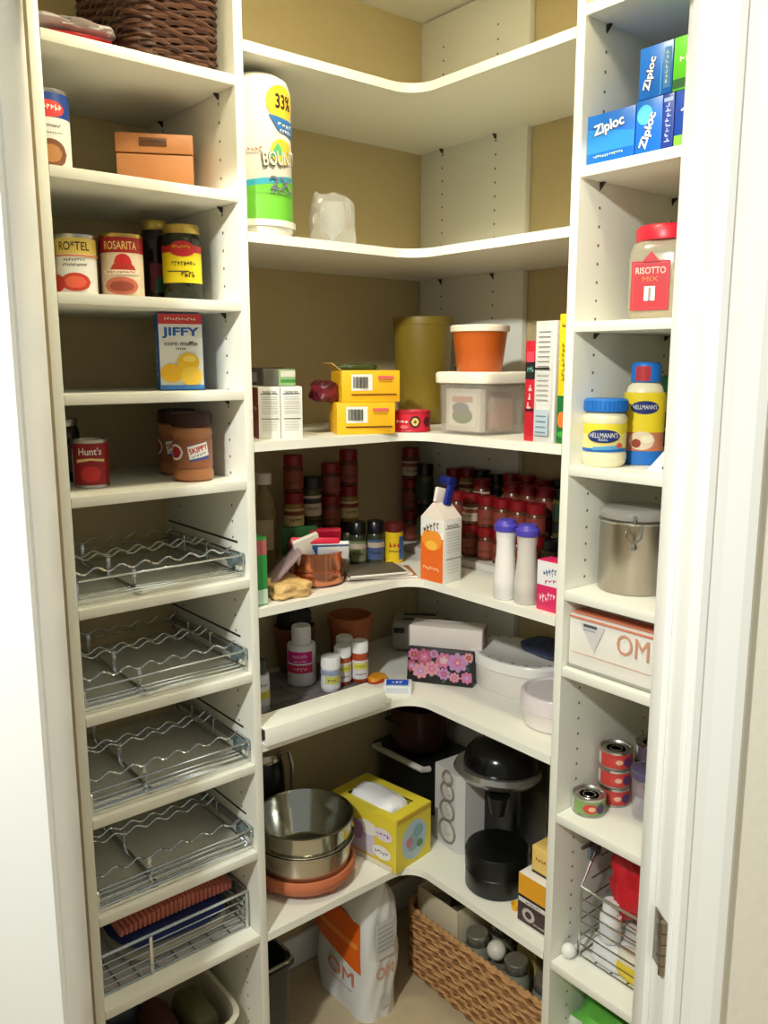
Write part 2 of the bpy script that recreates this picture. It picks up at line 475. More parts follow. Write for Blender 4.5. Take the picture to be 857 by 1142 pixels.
# recipe box
WOOD=M((184,122,74),.5,noise=.18,nscale=14); 
t=thing('recipe_box','small honey-coloured wooden recipe box with lid and dark nameplate','box',(-.873,-.225,z),-.5)
mb=MB(); mb.box((0,0,.032),(.132,.092,.063),WOOD,.002); mb.build('box_body',t)
mb=MB(); mb.box((0,0,.082),(.134,.094,.033),WOOD,.002); mb.build('lid',t)
mb=MB(); mb.box((-.002,-.048,.084),(.048,.002,.014),M((96,60,30),.4),.0006); face_deco(mb,'F',.048,.002,.014,[('t',.024,.007,.038,.006,INK,'RECIPES')],c=(-.002,-.0484,.077)); mb.build('nameplate',t)
mb=MB(); 
for x in (-.04,.04): mb.tube([(x-.008,.0485,.064),(x+.008,.0485,.064)],.0025,TIN,seg=8)
mb.build('hinge',t)
z=zL[2]
can('tomato_can','can of diced tomatoes, yellow and black top band over white, left on its shelf','can',(-1.043,-.255,z),.034,.102,[
 ('b',.070,.096,M((226,196,96),.4)),('t',0,.083,.052,.015,INK,'RO*TEL'),('t',0,.060,.036,.005,INK,'Original'),('t',0,.052,.040,.006,INK,'Diced Tomatoes'),('e',0,.024,.050,.030,M((196,60,40),.4)),('e',0,.024,.036,.02,M((222,96,70),.4)),('e',-1.1,.022,.04,.03,M((190,50,36),.4)),('r',0,.067,.16,.003,M((208,120,60),.4))],rz=-.45)
can('bean_can','can of refried beans with red and cream label, gold rim, beside the tomato can','can',(-.962,-.255,z),.038,.110,[
 ('b',.078,.104,M((168,30,30),.4)),('t',0,.090,.058,.014,M((240,206,120),.4),'ROSARITA'),('e',.1,.062,.030,.028,M((190,36,34),.4)),('p',.1,.052,.052,.02,M((176,44,34),.4),[(-.5,-.5),(.5,-.5),(.3,.4),(-.3,.4)]),('r',0,.045,.062,.008,M((236,224,200),.4)),('t',0,.045,.050,.005,RED,'REFRIED BEANS'),('e',0,.022,.058,.030,M((196,104,84),.5)),('e',0,.021,.042,.018,M((150,70,52),.5)),('b',.006,.104,M((150,40,34),.4),-2.6,-1.2)],
 rz=-.45,lid=M((200,170,90),.3,metal=1.0),body=M((226,206,180),.5))
GOLD=M((200,172,90),.35,metal=.8)
def glassjar(name,label,loc,r,h,content,lidm,items,rz=-.5,group=None,cat='jar'):
    t=thing(name,label,cat,loc,rz,group)
    MB().lathe([(.001,.001),(r-.004,.001),(r,.006),(r,h*.76),(r*.94,h*.84),(r*.86,h*.88),(r*.86,h*.90),(.001,h*.90)],content).build('jar_body',t)
    mb=MB().lathe([(r*.9,h*.885),(r*.92,h*.89),(r*.92,h*.985),(r*.88,h),(.001,h)],lidm); mb.build('lid',t)
    if items: mb=MB(); cyl_deco(mb,r,items); mb.build('label',t)
    return t
glassjar('pickle_jar','tall narrow dark glass jar with gold lid behind the yellow-label jar',(-.862,-.178,z),.0275,.154,M((36,16,16),.12),GOLD,[('r',.2,.05,.03,.05,M((120,44,54),.4)),('e',.3,.035,.02,.03,M((40,96,70),.4))])
glassjar('pickle_jar','squat dark green jar with gold lid and bright yellow and red label',(-.845,-.255,z),.036,.138,M((30,34,18),.12),GOLD,[
 ('b',.034,.088,M((236,212,30),.4),-1.3,1.3),('b',.088,.100,M((190,36,40),.4),-1.3,1.3),('e',.05,.094,.05,.028,M((190,36,40),.4)),('t',0,.097,.032,.007,YEL,'Mezzetta'),('t',.1,.068,.044,.009,INK,'JALAPENO'),('t',.3,.048,.026,.014,INK,'16oz'),('r',-.2,.054,.04,.002,INK)])
z=zL[3]
box_thing('muffin_mix_box','blue-sided muffin mix box, white front with three yellow muffins','box',(-.862,-.262,z),-.30,(.082,.045,.140),M((24,92,170),.45),{
 'F':[('r',.041,.070,.079,.136,PAPERW),('r',.041,.130,.079,.018,M((206,60,60),.45)),('t',.041,.130,.058,.006,PAPERW,'FAMILY SIZE'),('t',.041,.105,.068,.020,M((30,96,180),.45),'JIFFY'),('t',.041,.086,.060,.008,INK,'corn muffin'),('t',.041,.077,.018,.005,INK,'mix'),('e',.053,.052,.040,.034,M((240,190,40),.5)),('e',.022,.032,.042,.034,M((236,182,34),.5)),('e',.058,.026,.040,.036,M((244,204,70),.5)),('e',.055,.058,.024,.012,M((250,220,110),.5)),('r',.041,.006,.079,.008,M((60,120,190),.45))],
 'L':[('t',.022,.07,.10,.014,M((200,220,240),.5),'JIFFY',PI/2)]})
z=zL[4]
PB=M((170,112,72),.3); PBL=M((52,24,20),.4)
def peanut(label,loc,rz):
    t=thing('peanut_butter_jar',label,'jar',loc,rz,'peanut butter jars')
    r=.038
    MB().lathe([(.001,.001),(r-.005,.001),(r,.006),(r,.018),(r-.002,.022),(r-.002,.082),(r,.088),(r-.001,.098),(r-.006,.103),(.001,.103)],PB).build('jar_body',t)
    mb=MB().lathe([(r-.003,.102),(r,.1035),(r,.126),(r-.003,.129),(.001,.129)],PBL)
    for k in range(36):
        a=k*2*PI/36; mb.tube([((r)*math.cos(a),(r)*math.sin(a),.105),((r)*math.cos(a),(r)*math.sin(a),.124)],.0008,PBL,seg=4)
    mb.build('lid',t)
    mb=MB(); cyl_deco(mb,r-.0016,[('b',.026,.080,M((150,92,62),.4),-2.2,1.6),('p',.35,.056,.050,.036,M((60,84,150),.4),[(-.5,-.3),(.35,-.5),(.5,.35),(-.35,.5)],.3),('p',.33,.058,.044,.028,PAPERW,[(-.5,-.35),(.4,-.5),(.5,.4),(-.4,.5)],.3),('t',.33,.062,.036,.010,RED,'SKIPPY',.3),('t',.36,.051,.028,.005,M((40,60,130),.4),'CREAMY',.3),('e',-.9,.056,.034,.030,PAPERW),('e',-.9,.056,.026,.022,M((170,40,50),.4))]); mb.build('label',t)
    return t
p1=peanut('front jar of peanut butter with dark lid and tilted white label',(-.856,-.288,z),-.5)
p2=dup(p1,(-.832,-.178,z),-.9,'peanut butter jar half hidden behind the other one')
can('tomato_sauce_can','small red can of tomato sauce with cream band, in front of a dark jar','can',(-1.037,-.250,z),.031,.086,[
 ('b',.007,.079,M((150,24,28),.4)),('t',.1,.066,.040,.013,PAPERW,"Hunt's"),('p',.1,.048,.05,.012,M((226,196,120),.4),[(-.5,-.2),(0,.2),(.5,-.1),(.5,.3),(0,.5),(-.5,.3)]),('e',.1,.026,.036,.028,M((200,40,40),.4)),('r',-1.3,.04,.012,.06,M((220,210,200),.4))],rz=-.5,body=M((150,24,28),.4))
glassjar('sauce_jar','dark sauce jar with metal lid standing behind the small red can',(-1.052,-.145,z),.033,.118,M((34,20,14),.15),TIN,[('b',.02,.07,M((70,50,36),.5),-1.2,1.2)])

# ---- chrome pull-out wine racks
def make_rack():
    t=thing('pull_out_wine_rack','','wine rack',(0,0,0))
    x0,x1=-.158,.158
    for y in (-.055,-.175,-.20,-.31):
        pts=[]
        n=96; lo=.03 if y>-.3 else .03
        for i in range(n+1):
            x=x0+(x1-x0)*i/n
            pts.append((x,y,.052+.0048*math.cos(2*PI*(x-x0)/.045)))
        MB().tube(pts,.0019,CHROME,seg=6).build('wavy_wire',t)
    for s in (-1,1):
        mb=MB(); xx=s*.160
        mb.tube([(xx,-.028,.048),(xx,-.335,.048),(xx,-.345,.040),(xx,-.345,.016),(xx,-.335,.010),(xx,-.03,.010),(xx,-.022,.018),(xx,-.022,.040),(xx,-.028,.048)],.0026,CHROME,seg=6)
        for y in (-.1,-.2,-.3): mb.tube([(xx,y,.010),(xx,y,.048)],.0022,CHROME,seg=6)
        mb.build('side_frame',t)
    for y,zz in ((-.345,.046),(-.348,.014),(-.335,.010),(-.320,.010),(-.305,.010),(-.028,.03)): MB().tube([(x0,y,zz),(x1,y,zz)],.0020,CHROME,seg=6).build('straight_wire',t)
    mb=MB()
    for x in (-.045,): mb.box((x,-.19,.008),(.010,.30,.003),CHROME,.001)
    for y in (-.055,-.19,-.31): mb.box((-.045,y,.029),(.008,.002,.042),CHROME,.0006)
    mb.build('centre_bar',t)
    for s in (-1,1):
        mb=MB(); mb.box((s*.1695,-.165,.066),(.009,.305,.0045),M((84,80,74),.35,metal=.8),.0008); mb.box((s*.168,-.165,.030),(.008,.300,.016),M((170,176,176),.3,metal=.8),.001); mb.build('slide_rail',t)
    for s in (-1,1):
        mb=MB(); mb.box((s*.164,-.325,.036),(.014,.040,.024),M((110,126,128),.3),.004)
        mb.T=Matrix.Translation((s*.158,-.305,.028))@Matrix.Rotation(PI/2,4,'Y'); mb.lathe([(.001,-.004),(.012,-.004),(.013,0),(.012,.004),(.001,.004)],M((96,112,116),.3),seg=18); mb.T=Matrix.Identity(4)
        mb.build('roller_clip',t)
    return t
xc=(XL-A-T)/2
rk=make_rack()
names=['topmost chrome pull-out wine rack, just below the shelf with the peanut butter jars','second chrome pull-out wine rack from the top in the left tower','third chrome pull-out wine rack from the top in the left tower','lowest of the empty chrome wine racks, right above the filled wire basket']
rk.location=(xc,0,zL[5]); rk['label']=names[0]; rk['group']='chrome pull-out wine racks'
for i in (1,2,3): dup(rk,(xc,0,zL[5+i]),None,names[i])
# ---- wire basket with bags above the lowest left shelf
def wire_basket(name,label,loc,rz,w,d,h,front_h,nw=5,posts=(-.5,0,.5)):
    t=thing(name,label,'wire basket',loc,rz)
    mb=MB()
    for k in range(nw):
        zz=.004+(front_h-.004)*k/(nw-1); mb.tube([(-w/2,-d/2,zz),(w/2,-d/2,zz)],.0017,CHROME)
    for k in range(9):
        x=-w/2+w*k/8; mb.tube([(x,-d/2,.003),(x,d/2,.003)],.0015,CHROME)
    for k in range(nw):
        zz=.004+(h-.004)*k/(nw-1); mb.tube([(-w/2,d/2,zz),(w/2,d/2,zz)],.0017,CHROME)
        for s in (-1,1):
            yf=-d/2 if zz<front_h+.001 else -d/2+.03+ .25*d*(zz-front_h)/max(1e-6,h-front_h)
            mb.tube([(s*w/2,yf,zz),(s*w/2,d/2,zz)],.0017,CHROME)
    mb.build('wire_mesh',t)
    mb=MB()
    pts=[(-w/2,d/2,h),(w/2,d/2,h)]
    if h>front_h+.01: pts+=[(w/2,-d/2+.06,h),(w/2,-d/2,front_h),(-w/2,-d/2,front_h),(-w/2,-d/2+.06,h)]
    else: pts+=[(w/2,-d/2,h),(-w/2,-d/2,h)]
    mb.tube(pts,.0032,CHROME,closed=True); mb.build('rim',t)
    for p in posts:
        mb=MB(); mb.box((p*w*.985,-d/2-.003,front_h/2),(.007,.003,front_h),CHROME,.0008); mb.build('post',t)
    for s in (-1,1):
        mb=MB(); mb.box((s*(w/2+.004),-d/2+.045,h-.022),(.008,.04,.03),M((96,112,116),.3),.004); mb.build('roller_clip',t)
        mb=MB(); mb.box((s*(w/2+.007),0,h-.004),(.006,d*.95,.006),M((120,118,112),.35,metal=.8),.001); mb.build('slide_rail',t)
    return t
z=zL[9]
wire_basket('wire_basket','shallow chrome wire basket holding folded cloths, in the lower left tower',(xc,-.18,z),0,.318,.28,.085,.082,nw=6,posts=(-.5,-.18,.5))
def soft_stack(name,label,loc,size,mat,rz=0,seed=1):
    return blob(name,label,'cloth',loc,size,mat,rz=rz,seed=seed,crumple=.05)
STR=M((206,120,104),.8,noise=.25,nscale=60)
soft_stack('folded_towel','cream folded cloth at the bottom of the wire basket pile',(-.925,-.18,z+.006),(.24,.24,.03),[M((206,200,176),.8)],seed=2)
soft_stack('folded_towel','navy blue folded cloth in the middle of the wire basket pile',(-.925,-.18,z+.034),(.24,.24,.034),[M((38,52,112),.8)],seed=3)
mb=MB()
n=26
for i in range(n):   # pleated salmon cloth
    x0=-.13+.25*i/n; x1=x0+.25/n*.92; hz=.030*math.cos((i/n-.5)*2.2)
    mb.box(((x0+x1)/2,0,hz/2+.001),(x1-x0,.20,max(.006,hz)),STR,.003)
tag(mb.build('folded_towel'),'salmon pink ribbed cloth on top of the navy cloth in the wire basket','cloth',(-.915,-.17,z+.066),0)

# ---- bottom left bin
CREAM=M((226,218,192),.5)
t=thing('storage_bin','cream plastic storage bin with rounded corners on the bottom left shelf','bin',(-.953,-.195,.0985),0)
def openbin(mb,hw,hd,h,m,p=6,th_=.004,lip=.006,taper=.9):
    prof=[(taper*.96,0.0),(taper,.004),(1.0,h-.006),(1.0+lip/hw,h-.004),(1.0+lip/hw,h),(1.0-th_/hw,h),(taper-th_/hw,.006),(.001,.006)]
    mb.lathe([(r*1.0,z_) for r,z_ in prof],m,sx=hw,sy=hd,power=p,seg=64)
mb=MB(); openbin(mb,.140,.145,.16,CREAM); mb.build('bin_body',t)
for i,(dx,dy,s,ms,lab) in enumerate([
 (-.075,-.06,(.085,.10,.16),[M((120,116,104),.4)],'grey crinkled pouch at the left of the cream bin'),
 (.0,-.02,(.07,.16,.175),[M((84,48,44),.4)],'dark maroon pouch in the middle of the cream bin'),
 (.075,-.04,(.07,.14,.18),[M((96,92,60),.4)],'olive green pouch at the right of the cream bin'),
 (-.06,.065,(.10,.09,.18),[M((52,58,64),.35)],'dark slate pouch at the back of the cream bin')]):
    blob('food_pouch',lab,'pouch',(-.953+dx,-.195+dy,.106),s,ms,seed=11+i,crumple=.08,group='pouches in the cream bin')

# =================================================================== CORNER SHELVES
# paper towel roll pack on C2
z=zC[1]
t=thing('paper_towel_roll','tall wrapped paper towel roll with green base, blue swoosh and yellow disc','paper towels',(-.693,-.285,z),-.35)
r=.063;h=.292
MB().lathe([(.001,.001),(r-.008,.001),(r,.012),(r,h-.03),(r-.006,h-.012),(r-.022,h-.002),(.012,h),(.001,h-.004)],M((236,232,224),.25)).build('wrapper',t)
mb=MB(); GR=M((110,190,60),.4); 
cyl_deco(mb,r,[('b',.028,.094,GR),('p',.2,.098,.13,.03,M((60,170,200),.4),[(-.5,-.5),(.5,.1),(.5,.5),(-.5,-.1)]),('p',.2,.090,.13,.03,M((110,190,60),.4),[(-.5,-.5),(.5,-.5),(.5,.4),(-.5,-.2)]),
 ('e',.58,.236,.070,.062,M((240,196,60),.4)),('t',.66,.238,.040,.026,INK,'33%'),('p',.66,.196,.070,.034,M((50,110,180),.4),[(-.5,.5),(.5,.3),(.5,-.5),(-.2,-.3)]),('t',.72,.198,.042,.009,PAPERW,'MORE'),('t',.72,.187,.034,.008,PAPERW,'VALUE'),
 ('e',.55,.150,.052,.046,M((230,200,70),.4)),('p',.34,.152,.03,.03,M((80,180,120),.4),[(-.5,-.5),(.5,-.2),(.1,.5)]),('t',.55,.138,.082,.028,M((90,84,60),.4),'BOUNTY',.12),('t',.56,.1395,.080,.025,M((228,226,214),.4),'BOUNTY',.12),
 ('t',.5,.094,.05,.024,M((120,120,140),.4),'2X'),('t',.55,.078,.056,.008,M((90,96,120),.4),'absorbent',.05),('t',-.4,.15,.04,.012,M((200,120,110),.4),'strong'),('b',.0175,.0285,M((236,232,224),.3))])
mb.build('printed_wrap',t)
mb=MB()
for k in range(7):
    a=k*2*PI/7; mb.tube([(.010*math.cos(a),.010*math.sin(a),h),(.035*math.cos(a+.3),.035*math.sin(a+.3),h-.003)],.0018,M((236,232,224),.25),seg=5)
mb.build('gathered_wrap',t)
# wrapped glass ornament
t=thing('wrapped_glass','crumpled clear plastic wrap around a small glass on the upper corner shelf','wrapped glass',(-.475,-.225,z),-.45)
MB().lathe([(.001,.002),(.024,.002),(.024,.006),(.006,.012),(.006,.03),(.026,.045),(.030,.075),(.026,.10),(.001,.101)],M((225,228,232),.1,alpha=.35)).build('glass',t)
blob('plastic_wrap','','',(0,0,.0005),(.098,.08,.128),[M((244,246,250),.08,alpha=.26)],seed=8,parent=t,crumple=.2,fr=3.6)

# ---- C3
z=zC[2]
NUT=M((224,222,216),.5); 
def nutrition(w,h): 
    return [('t',w/2,h*.90,w*.62,.006,INK,'Nutrition Facts'),('r',w/2,h*.86,w*.8,.0016,INK)]+lines(w*.14,w*.86,[h*k for k in (.80,.76,.71,.67,.62,.58,.53,.49)],M((150,148,146),.5),.001)+[('r',w/2,h*.385,w*.8,.0016,INK)]+lines(w*.14,w*.8,[h*k for k in (.32,.27,.22,.17)],M((170,168,166),.5),.001)
ph=-.36; cx,cy=-.658,-.272
for i,(k,lab) in enumerate(((-1,'white carton showing its nutrition panel, next to the left divider'),(1,'white carton showing its nutrition panel, right one of the pair'))):
    box_thing('food_carton',lab,'carton',(cx+k*.0225*math.cos(ph),cy+k*.0225*math.sin(ph),z),ph,(.044,.09,.103),NUT,{'F':nutrition(.044,.103),'L':[('r',.045,.05,.088,.10,M((150,60,60),.5)),('t',.045,.06,.06,.014,PAPERW,'TEA')],'R':[('r',.045,.05,.088,.10,M((190,186,180),.5))]},group='white cartons at the left of the corner shelf')
box_thing('tea_box','small grey and green box lying on the two white cartons','box',(cx+.004,cy+.004,z+.1035),ph,(.066,.07,.034),M((96,92,84),.5),{'F':[('r',.048,.017,.034,.032,M((130,166,110),.5)),('r',.05,.024,.03,.012,M((200,196,184),.5)),('r',.05,.010,.03,.006,M((60,130,50),.5))],'R':[('r',.035,.017,.068,.032,M((86,140,50),.5))]})
box_thing('dark_carton','dark maroon carton behind the two white nutrition-panel cartons','carton',(-.640,-.175,z),ph,(.10,.06,.140),M((66,40,48),.5),{'F':[('r',.03,.12,.05,.02,M((120,110,110),.5))]})
YB=M((238,180,28),.45)
def yellowbox(label,loc,rz,w=.126,d=.10,h=.0665):
    t=thing('candy_box',label,'box',loc,rz,'yellow candy boxes')
    mb=MB(); mb.box((0,0,h/2),(w,d,h),YB,.0012)
    face_deco(mb,'F',w,d,h,[('r',w*.34,h*.62,.046,.034,PAPERW)]+[('r',w*.34-.018+.0024*k,h*.62,.0013 if k%3 else .002,.024,INK) for k in range(13)]+[('r',w*.74,h*.78,.034,.006,M((214,92,96),.45)),('t',w*.74,h*.64,.03,.004,M((140,70,30),.5),'milk chocolate'),('r',w*.54,h*.24,.10,.003,M((96,52,14),.5))])
    mb.build('carton',t); return t,w,d,h
t,w,d,h=yellowbox('lower of two stacked yellow candy boxes with barcode on the end',(-.458,-.300,z),-.46)
t2,_,_,_=yellowbox('upper yellow candy box, torn open, stacked on the other yellow box',(-.440,-.290,z+.067),-.40,w=.128)
mb=MB(); mb.box((-.064,-.0,.045),(.0012,.085,.03),YB,0); mb.T=Matrix.Translation((-.064,0,.0665))@Matrix.Rotation(-.9,4,'Y'); mb.box((0,0,.012),(.001,.09,.026),M((226,190,110),.6)); mb.T=Matrix.Identity(4); mb.build('open_flap',t2)
blob('candy_packet','dark red and white candy wrapper poking out left of the upper yellow box','candy',(-.530,-.262,z+.067),(.05,.055,.048),[M((90,24,36),.35),M((110,30,40),.35),M((70,20,30),.35)],seed=21,crumple=.2,group=None)
blob('candy_bar','dark green wrapped sweets lying on top of the upper yellow box','candy',(-.445,-.265,z+.1342),(.09,.03,.014),[M((52,66,30),.35)],rz=-.5,seed=22,crumple=.15)
# red tin
can('fish_tin','short bright pink-red can with round emblem, between yellow boxes and clear tub','can',(-.352,-.345,z),.042,.046,[('b',.006,.040,M((206,34,54),.4)),('e',.12,.023,.026,.026,M((60,30,40),.4)),('e',.12,.023,.018,.018,M((226,200,120),.4)),('e',.12,.023,.008,.008,M((120,60,40),.4)),('e',.85,.023,.022,.022,M((80,30,40),.4)),('t',-.6,.023,.03,.010,PAPERW,'TUNA'),('e',-.45,.012,.02,.008,M((226,110,120),.4))],rz=-.66,body=M((206,34,54),.4),lid=M((190,40,56),.4))
# olive canister
OL=M((140,116,36),.45)
t=thing('plastic_canister','tall olive-mustard plastic canister at the back of the corner','canister',(-.150,-.158,z),-.7)
MB().lathe([(.001,.001),(.058,.001),(.062,.005),(.073,.235),(.073,.24),(.001,.24)],OL).build('canister_body',t)
MB().lathe([(.0735,.240),(.0745,.241),(.075,.256),(.074,.260),(.070,.2605),(.068,.256),(.001,.256)],OL).build('lid',t)
# clear tub
t=thing('plastic_tub','square clear plastic tub with white lid and packets inside, below the orange bowl','tub',(-.270,-.482,z),0)
mb=MB(); mb.lathe([(.93,.0),(.95,.003),(1.0,.110),(1.0,.112),(.97,.112),(.92,.006),(.001,.006)],M((214,206,196),.25,alpha=.22),sx=.074,sy=.072,power=7,seg=64); mb.build('tub_body',t)
mb=MB(); mb.lathe([(1.0,.106),(1.08,.108),(1.09,.126),(1.05,.130),(1.0,.131),(.98,.127),(.001,.127)],M((232,228,214),.35),sx=.074,sy=.072,power=7,seg=64); mb.build('lid',t)
box_thing('soup_packet','printed soup packet with green picture seen through the clear tub wall','packet',(-.318,-.478,z+.0075),-PI/2,(.10,.018,.088),M((214,206,190),.6),{'F':[('r',.05,.045,.08,.07,M((226,220,206),.6)),('r',.05,.066,.06,.012,M((200,140,120),.6)),('e',.05,.032,.06,.034,M((84,110,60),.6)),('e',.045,.048,.05,.024,M((100,100,110),.6))]})
blob('snack_packet','pinkish snack packet in the right side of the clear tub','packet',(-.252,-.482,z+.0075),(.085,.10,.09),[M((196,150,130),.6),M((186,160,140),.6)],seed=24,crumple=.06)
# orange bowl
OR=M((200,96,34),.3)
t=thing('plastic_bowl','orange plastic bowl with white lid standing on the clear tub','bowl',(-.262,-.462,z+.1275),-.7)
MB().lathe([(.001,.0),(.044,.0),(.048,.004),(.059,.088),(.060,.090),(.001,.090)],OR).build('bowl_body',t)
MB().lathe([(.060,.086),(.0635,.087),(.064,.097),(.061,.100),(.001,.1)],M((240,226,206),.35)).build('lid',t)
can('pepper_tin','small dark grey tin behind the clear tub beside the olive canister','tin',(-.142,-.305,z),.030,.147,[('b',.01,.13,M((70,72,70),.4)),('e',0,.12,.03,.02,M((160,160,156),.4))],rz=-.8,body=M((64,64,62),.4))
# boxes at the right divider
box_thing('tall_box','tall red and black box standing left of the grey nutrition-panel box','box',(-.275,-.672,z),-PI/2,(.026,.13,.190),M((196,28,48),.45),{'F':[('r',.013,.135,.024,.034,M((24,26,26),.45)),('t',.013,.135,.016,.012,M((120,190,180),.45),'3'),('r',.013,.06,.02,.006,M((70,20,30),.45)),('r',.013,.16,.018,.02,M((226,70,90),.45)),('t',.013,.085,.05,.012,M((240,200,200),.45),'POP',PI/2)],'L':[('r',.065,.095,.12,.17,M((170,26,40),.45))]})
box_thing('tall_box','tall pale grey box with columns of small print beside the red box','box',(-.272,-.7135,z),-PI/2,(.050,.15,.225),M((206,204,200),.5),{'F':[('r',.022,.12,.034,.19,M((222,220,216),.5)),('r',.047,.115,.004,.22,M((236,234,230),.5))]+lines(.008,.036,[.205-.009*i for i in range(8)],M((130,128,128),.5),.0022)+lines(.008,.036,[.125-.009*i for i in range(6)],M((150,150,152),.5),.0022)+[('r',.022,.038,.034,.048,M((180,196,206),.5)),('r',.022,.138,.034,.004,INK)]+lines(.01,.034,[.05,.04,.03,.02],M((110,130,150),.5),.002)})
box_thing('tall_box','tall yellow box with green lower part, tight against the right divider','box',(-.274,-.7535,z),-PI/2,(.024,.14,.236),M((232,202,24),.45),{'F':[('r',.012,.045,.023,.088,M((20,110,50),.45)),('e',.010,.045,.016,.03,M((226,120,50),.45)),('t',.012,.215,.012,.012,INK,'7'),('t',.012,.15,.07,.012,M((150,120,10),.45),'CRACKERS',PI/2),('e',.012,.018,.018,.012,M((60,160,70),.45))]})

# ---- C4 spices
z=zC[3]
SRED=M((128,16,22),.35)
def spice(label,loc,r,h,lid,content,lab,rz,group,stripe=None,word=None):
    t=thing('spice_jar',label,'spice jar',loc,rz,group)
    MB().lathe([(.001,.0005),(r-.002,.0005),(r,.003),(r,h*.66),(r*.86,h*.72),(.001,h*.72)],content,seg=20).build('jar_body',t)
    MB().lathe([(r*.88,h*.715),(r*.97,h*.72),(r*.97,h*.985),(r*.9,h),(.001,h)],lid,seg=20).build('lid',t)
    mb=MB(); its=[('b',h*.12,h*.58,lab,-1.5,1.5)]
    if stripe: its.append(('b',h*.40,h*.52,stripe,-1.5,1.5))
    if word: its.append(('t',0,h*.28,r*1.3,h*.09,INK,word))
    cyl_deco(mb,r,its); mb.build('label',t)
    return t
cR=M((92,46,28),.25); cG=M((70,66,30),.25); cT=M((150,110,60),.25); lY=M((214,190,130),.5); lR=M((128,58,42),.5); lW=M((190,172,150),.5); lK=M((36,34,30),.4); lG=M((40,60,40),.5)
col='stacked spice jars along the back wall'
def stack(x,y,n,h,kinds,place,r=.0235,rz=-.5,z0=None,group=None):
    zz=z if z0 is None else z0
    pos={0:'bottom',n-1:'top'}
    for k in range(n):
        lid,cont,lab,stripe,word,desc=kinds[k%len(kinds)]
        p='top' if k==n-1 else ('bottom' if k==0 else 'middle')
        spice('%s jar, %s of %s'%(desc,p,place),(x,y,zz+k*(h+.0004)),r,h,lid,cont,lab,rz+.3*math.sin(k*2+x*40),group,stripe,word)
Kr=(SRED,cR,lR,None,'CHILI','red-lidded'); Ky=(SRED,cT,lY,lR,'CURRY','red-lidded yellow-label'); Kd=(lK,cG,lW,lK,'HERBS','dark-lidded'); Kb=(BLACK,cG,lG,None,'SAGE','black-lidded'); Kw=(SRED,cR,lW,lR,'SALT','red-lidded pale-label')
stack(-.506,-.1,3,.0885,[Kr,Ky,Kr],'the leftmost red stack, behind the copper pot')
stack(-.455,-.1,2,.105,[Kd,Kd],'the dark stack between two red stacks')
stack(-.398,-.1,3,.0795,[Ky,Kr,Kr],'the short red stack left of the tallest one')
stack(-.343,-.1,3,.0890,[Kb,Ky,Kr],'the tall red stack above the black-capped jars')
stack(-.1,-.058,3,.0845,[Kr,Kr,Kw],'the tall red stack in the corner of the walls')
stack(-.100,-.1155,2,.108,[Kb,Kb],'the dark stack beside the corner red stack',r=.0225)
t=jar('vinegar_bottle','clear bottle with white cap at the far left behind the green packet','bottle',(-.590,-.105,z),[(.001,.001),(.024,.001),(.026,.004),(.026,.16),(.014,.19),(.012,.205),(.001,.205)],M((150,130,80),.1,alpha=.6),[(.013,.204),(.018,.205),(.018,.23),(.001,.231)],M((220,214,200),.4),[('r',0,.09,.04,.07,M((196,180,140),.5))],r=.026,body='bottle_body',lidname='cap')
# small tiered spice riser along the right wall
rs=thing('spice_riser','low white tiered riser under the spice jars against the right wall','riser',(0,0,0))
mb=MB(); mb.bx(-.205,-.030,-.655,-.150,z+.0005,z+.018,M((214,208,200),.4),.002); mb.build('front_step',rs)
mb=MB(); mb.bx(-.135,-.030,-.655,-.150,z+.0185,z+.045,M((206,200,192),.4),.002); mb.build('back_step',rs)
kinds=[Kr,Ky,Kw,Kr,Kd,Kr,Kw,Kb,Kr]
rnd=random.Random(9)
grp_b='spice jars on the back step of the riser'; grp_f='spice jars on the front step of the riser'
protos={}
def crowd(x,y,z0,h,K,grp,place,level):
    key=(K[5],h)
    lab='%s jar, %s layer, %s'%(K[5],level,place)
    loc=(x,y,z0); rz=-1.0+rnd.uniform(-.5,.5)
    if key not in protos: protos[key]=spice(lab,loc,.0225,h,K[0],K[1],K[2],rz,grp,K[3],K[4])
    else: dup(protos[key],loc,rz,lab,grp)
for i in range(10):
    y=-.180-.0495*i
    top=[Kr,Ky,Kb,Kb,Kw,Kr,Kw,Kb,Kr,Kd][i]; bot=[Kd,Kr,Kr,Kr,Kr,Kr,Kb,Kr,Kb,Kr][i]
    crowd(-.055,y,z+.0455,.0815,bot,grp_b,'on the back step of the white riser','lower')
    crowd(-.055,y,z+.1275,.0785+(.006 if i%3 else 0),top,grp_b,'on the back step of the white riser','upper')
for i in range(10):
    y=-.182-.0492*i
    bot=[Kr,Kr,Kw,Kr,Kr,Kw,Kr,Kr,Kd,Kb][i]; top=[Kr,Kr,Kr,Kw,Kr,Kr,Kr,Kr,Kb,Kd][i]
    crowd(-.105,y,z+.0455,.0805,bot,grp_b,'on the front edge of the riser\'s back step','lower')
    if i in (3,5,6,7,8): crowd(-.105,y,z+.1265,.072,top,grp_b,'on the front edge of the riser\'s back step','upper')
for i in range(8):
    y=-.255-.0492*i
    bot=[Kr,Kr,Kr,Kr,Kr,Kr,Kr,Kb][i]; top=[Kr,Kr,Kw,Kr,Kr,Kr,Kr,Kd][i]
    crowd(-.165,y,z+.0185,.079,bot,grp_f,'on the front step of the white riser','lower')
    if i<7: crowd(-.165,y,z+.098,.072,top,grp_f,'on the front step of the white riser','upper')
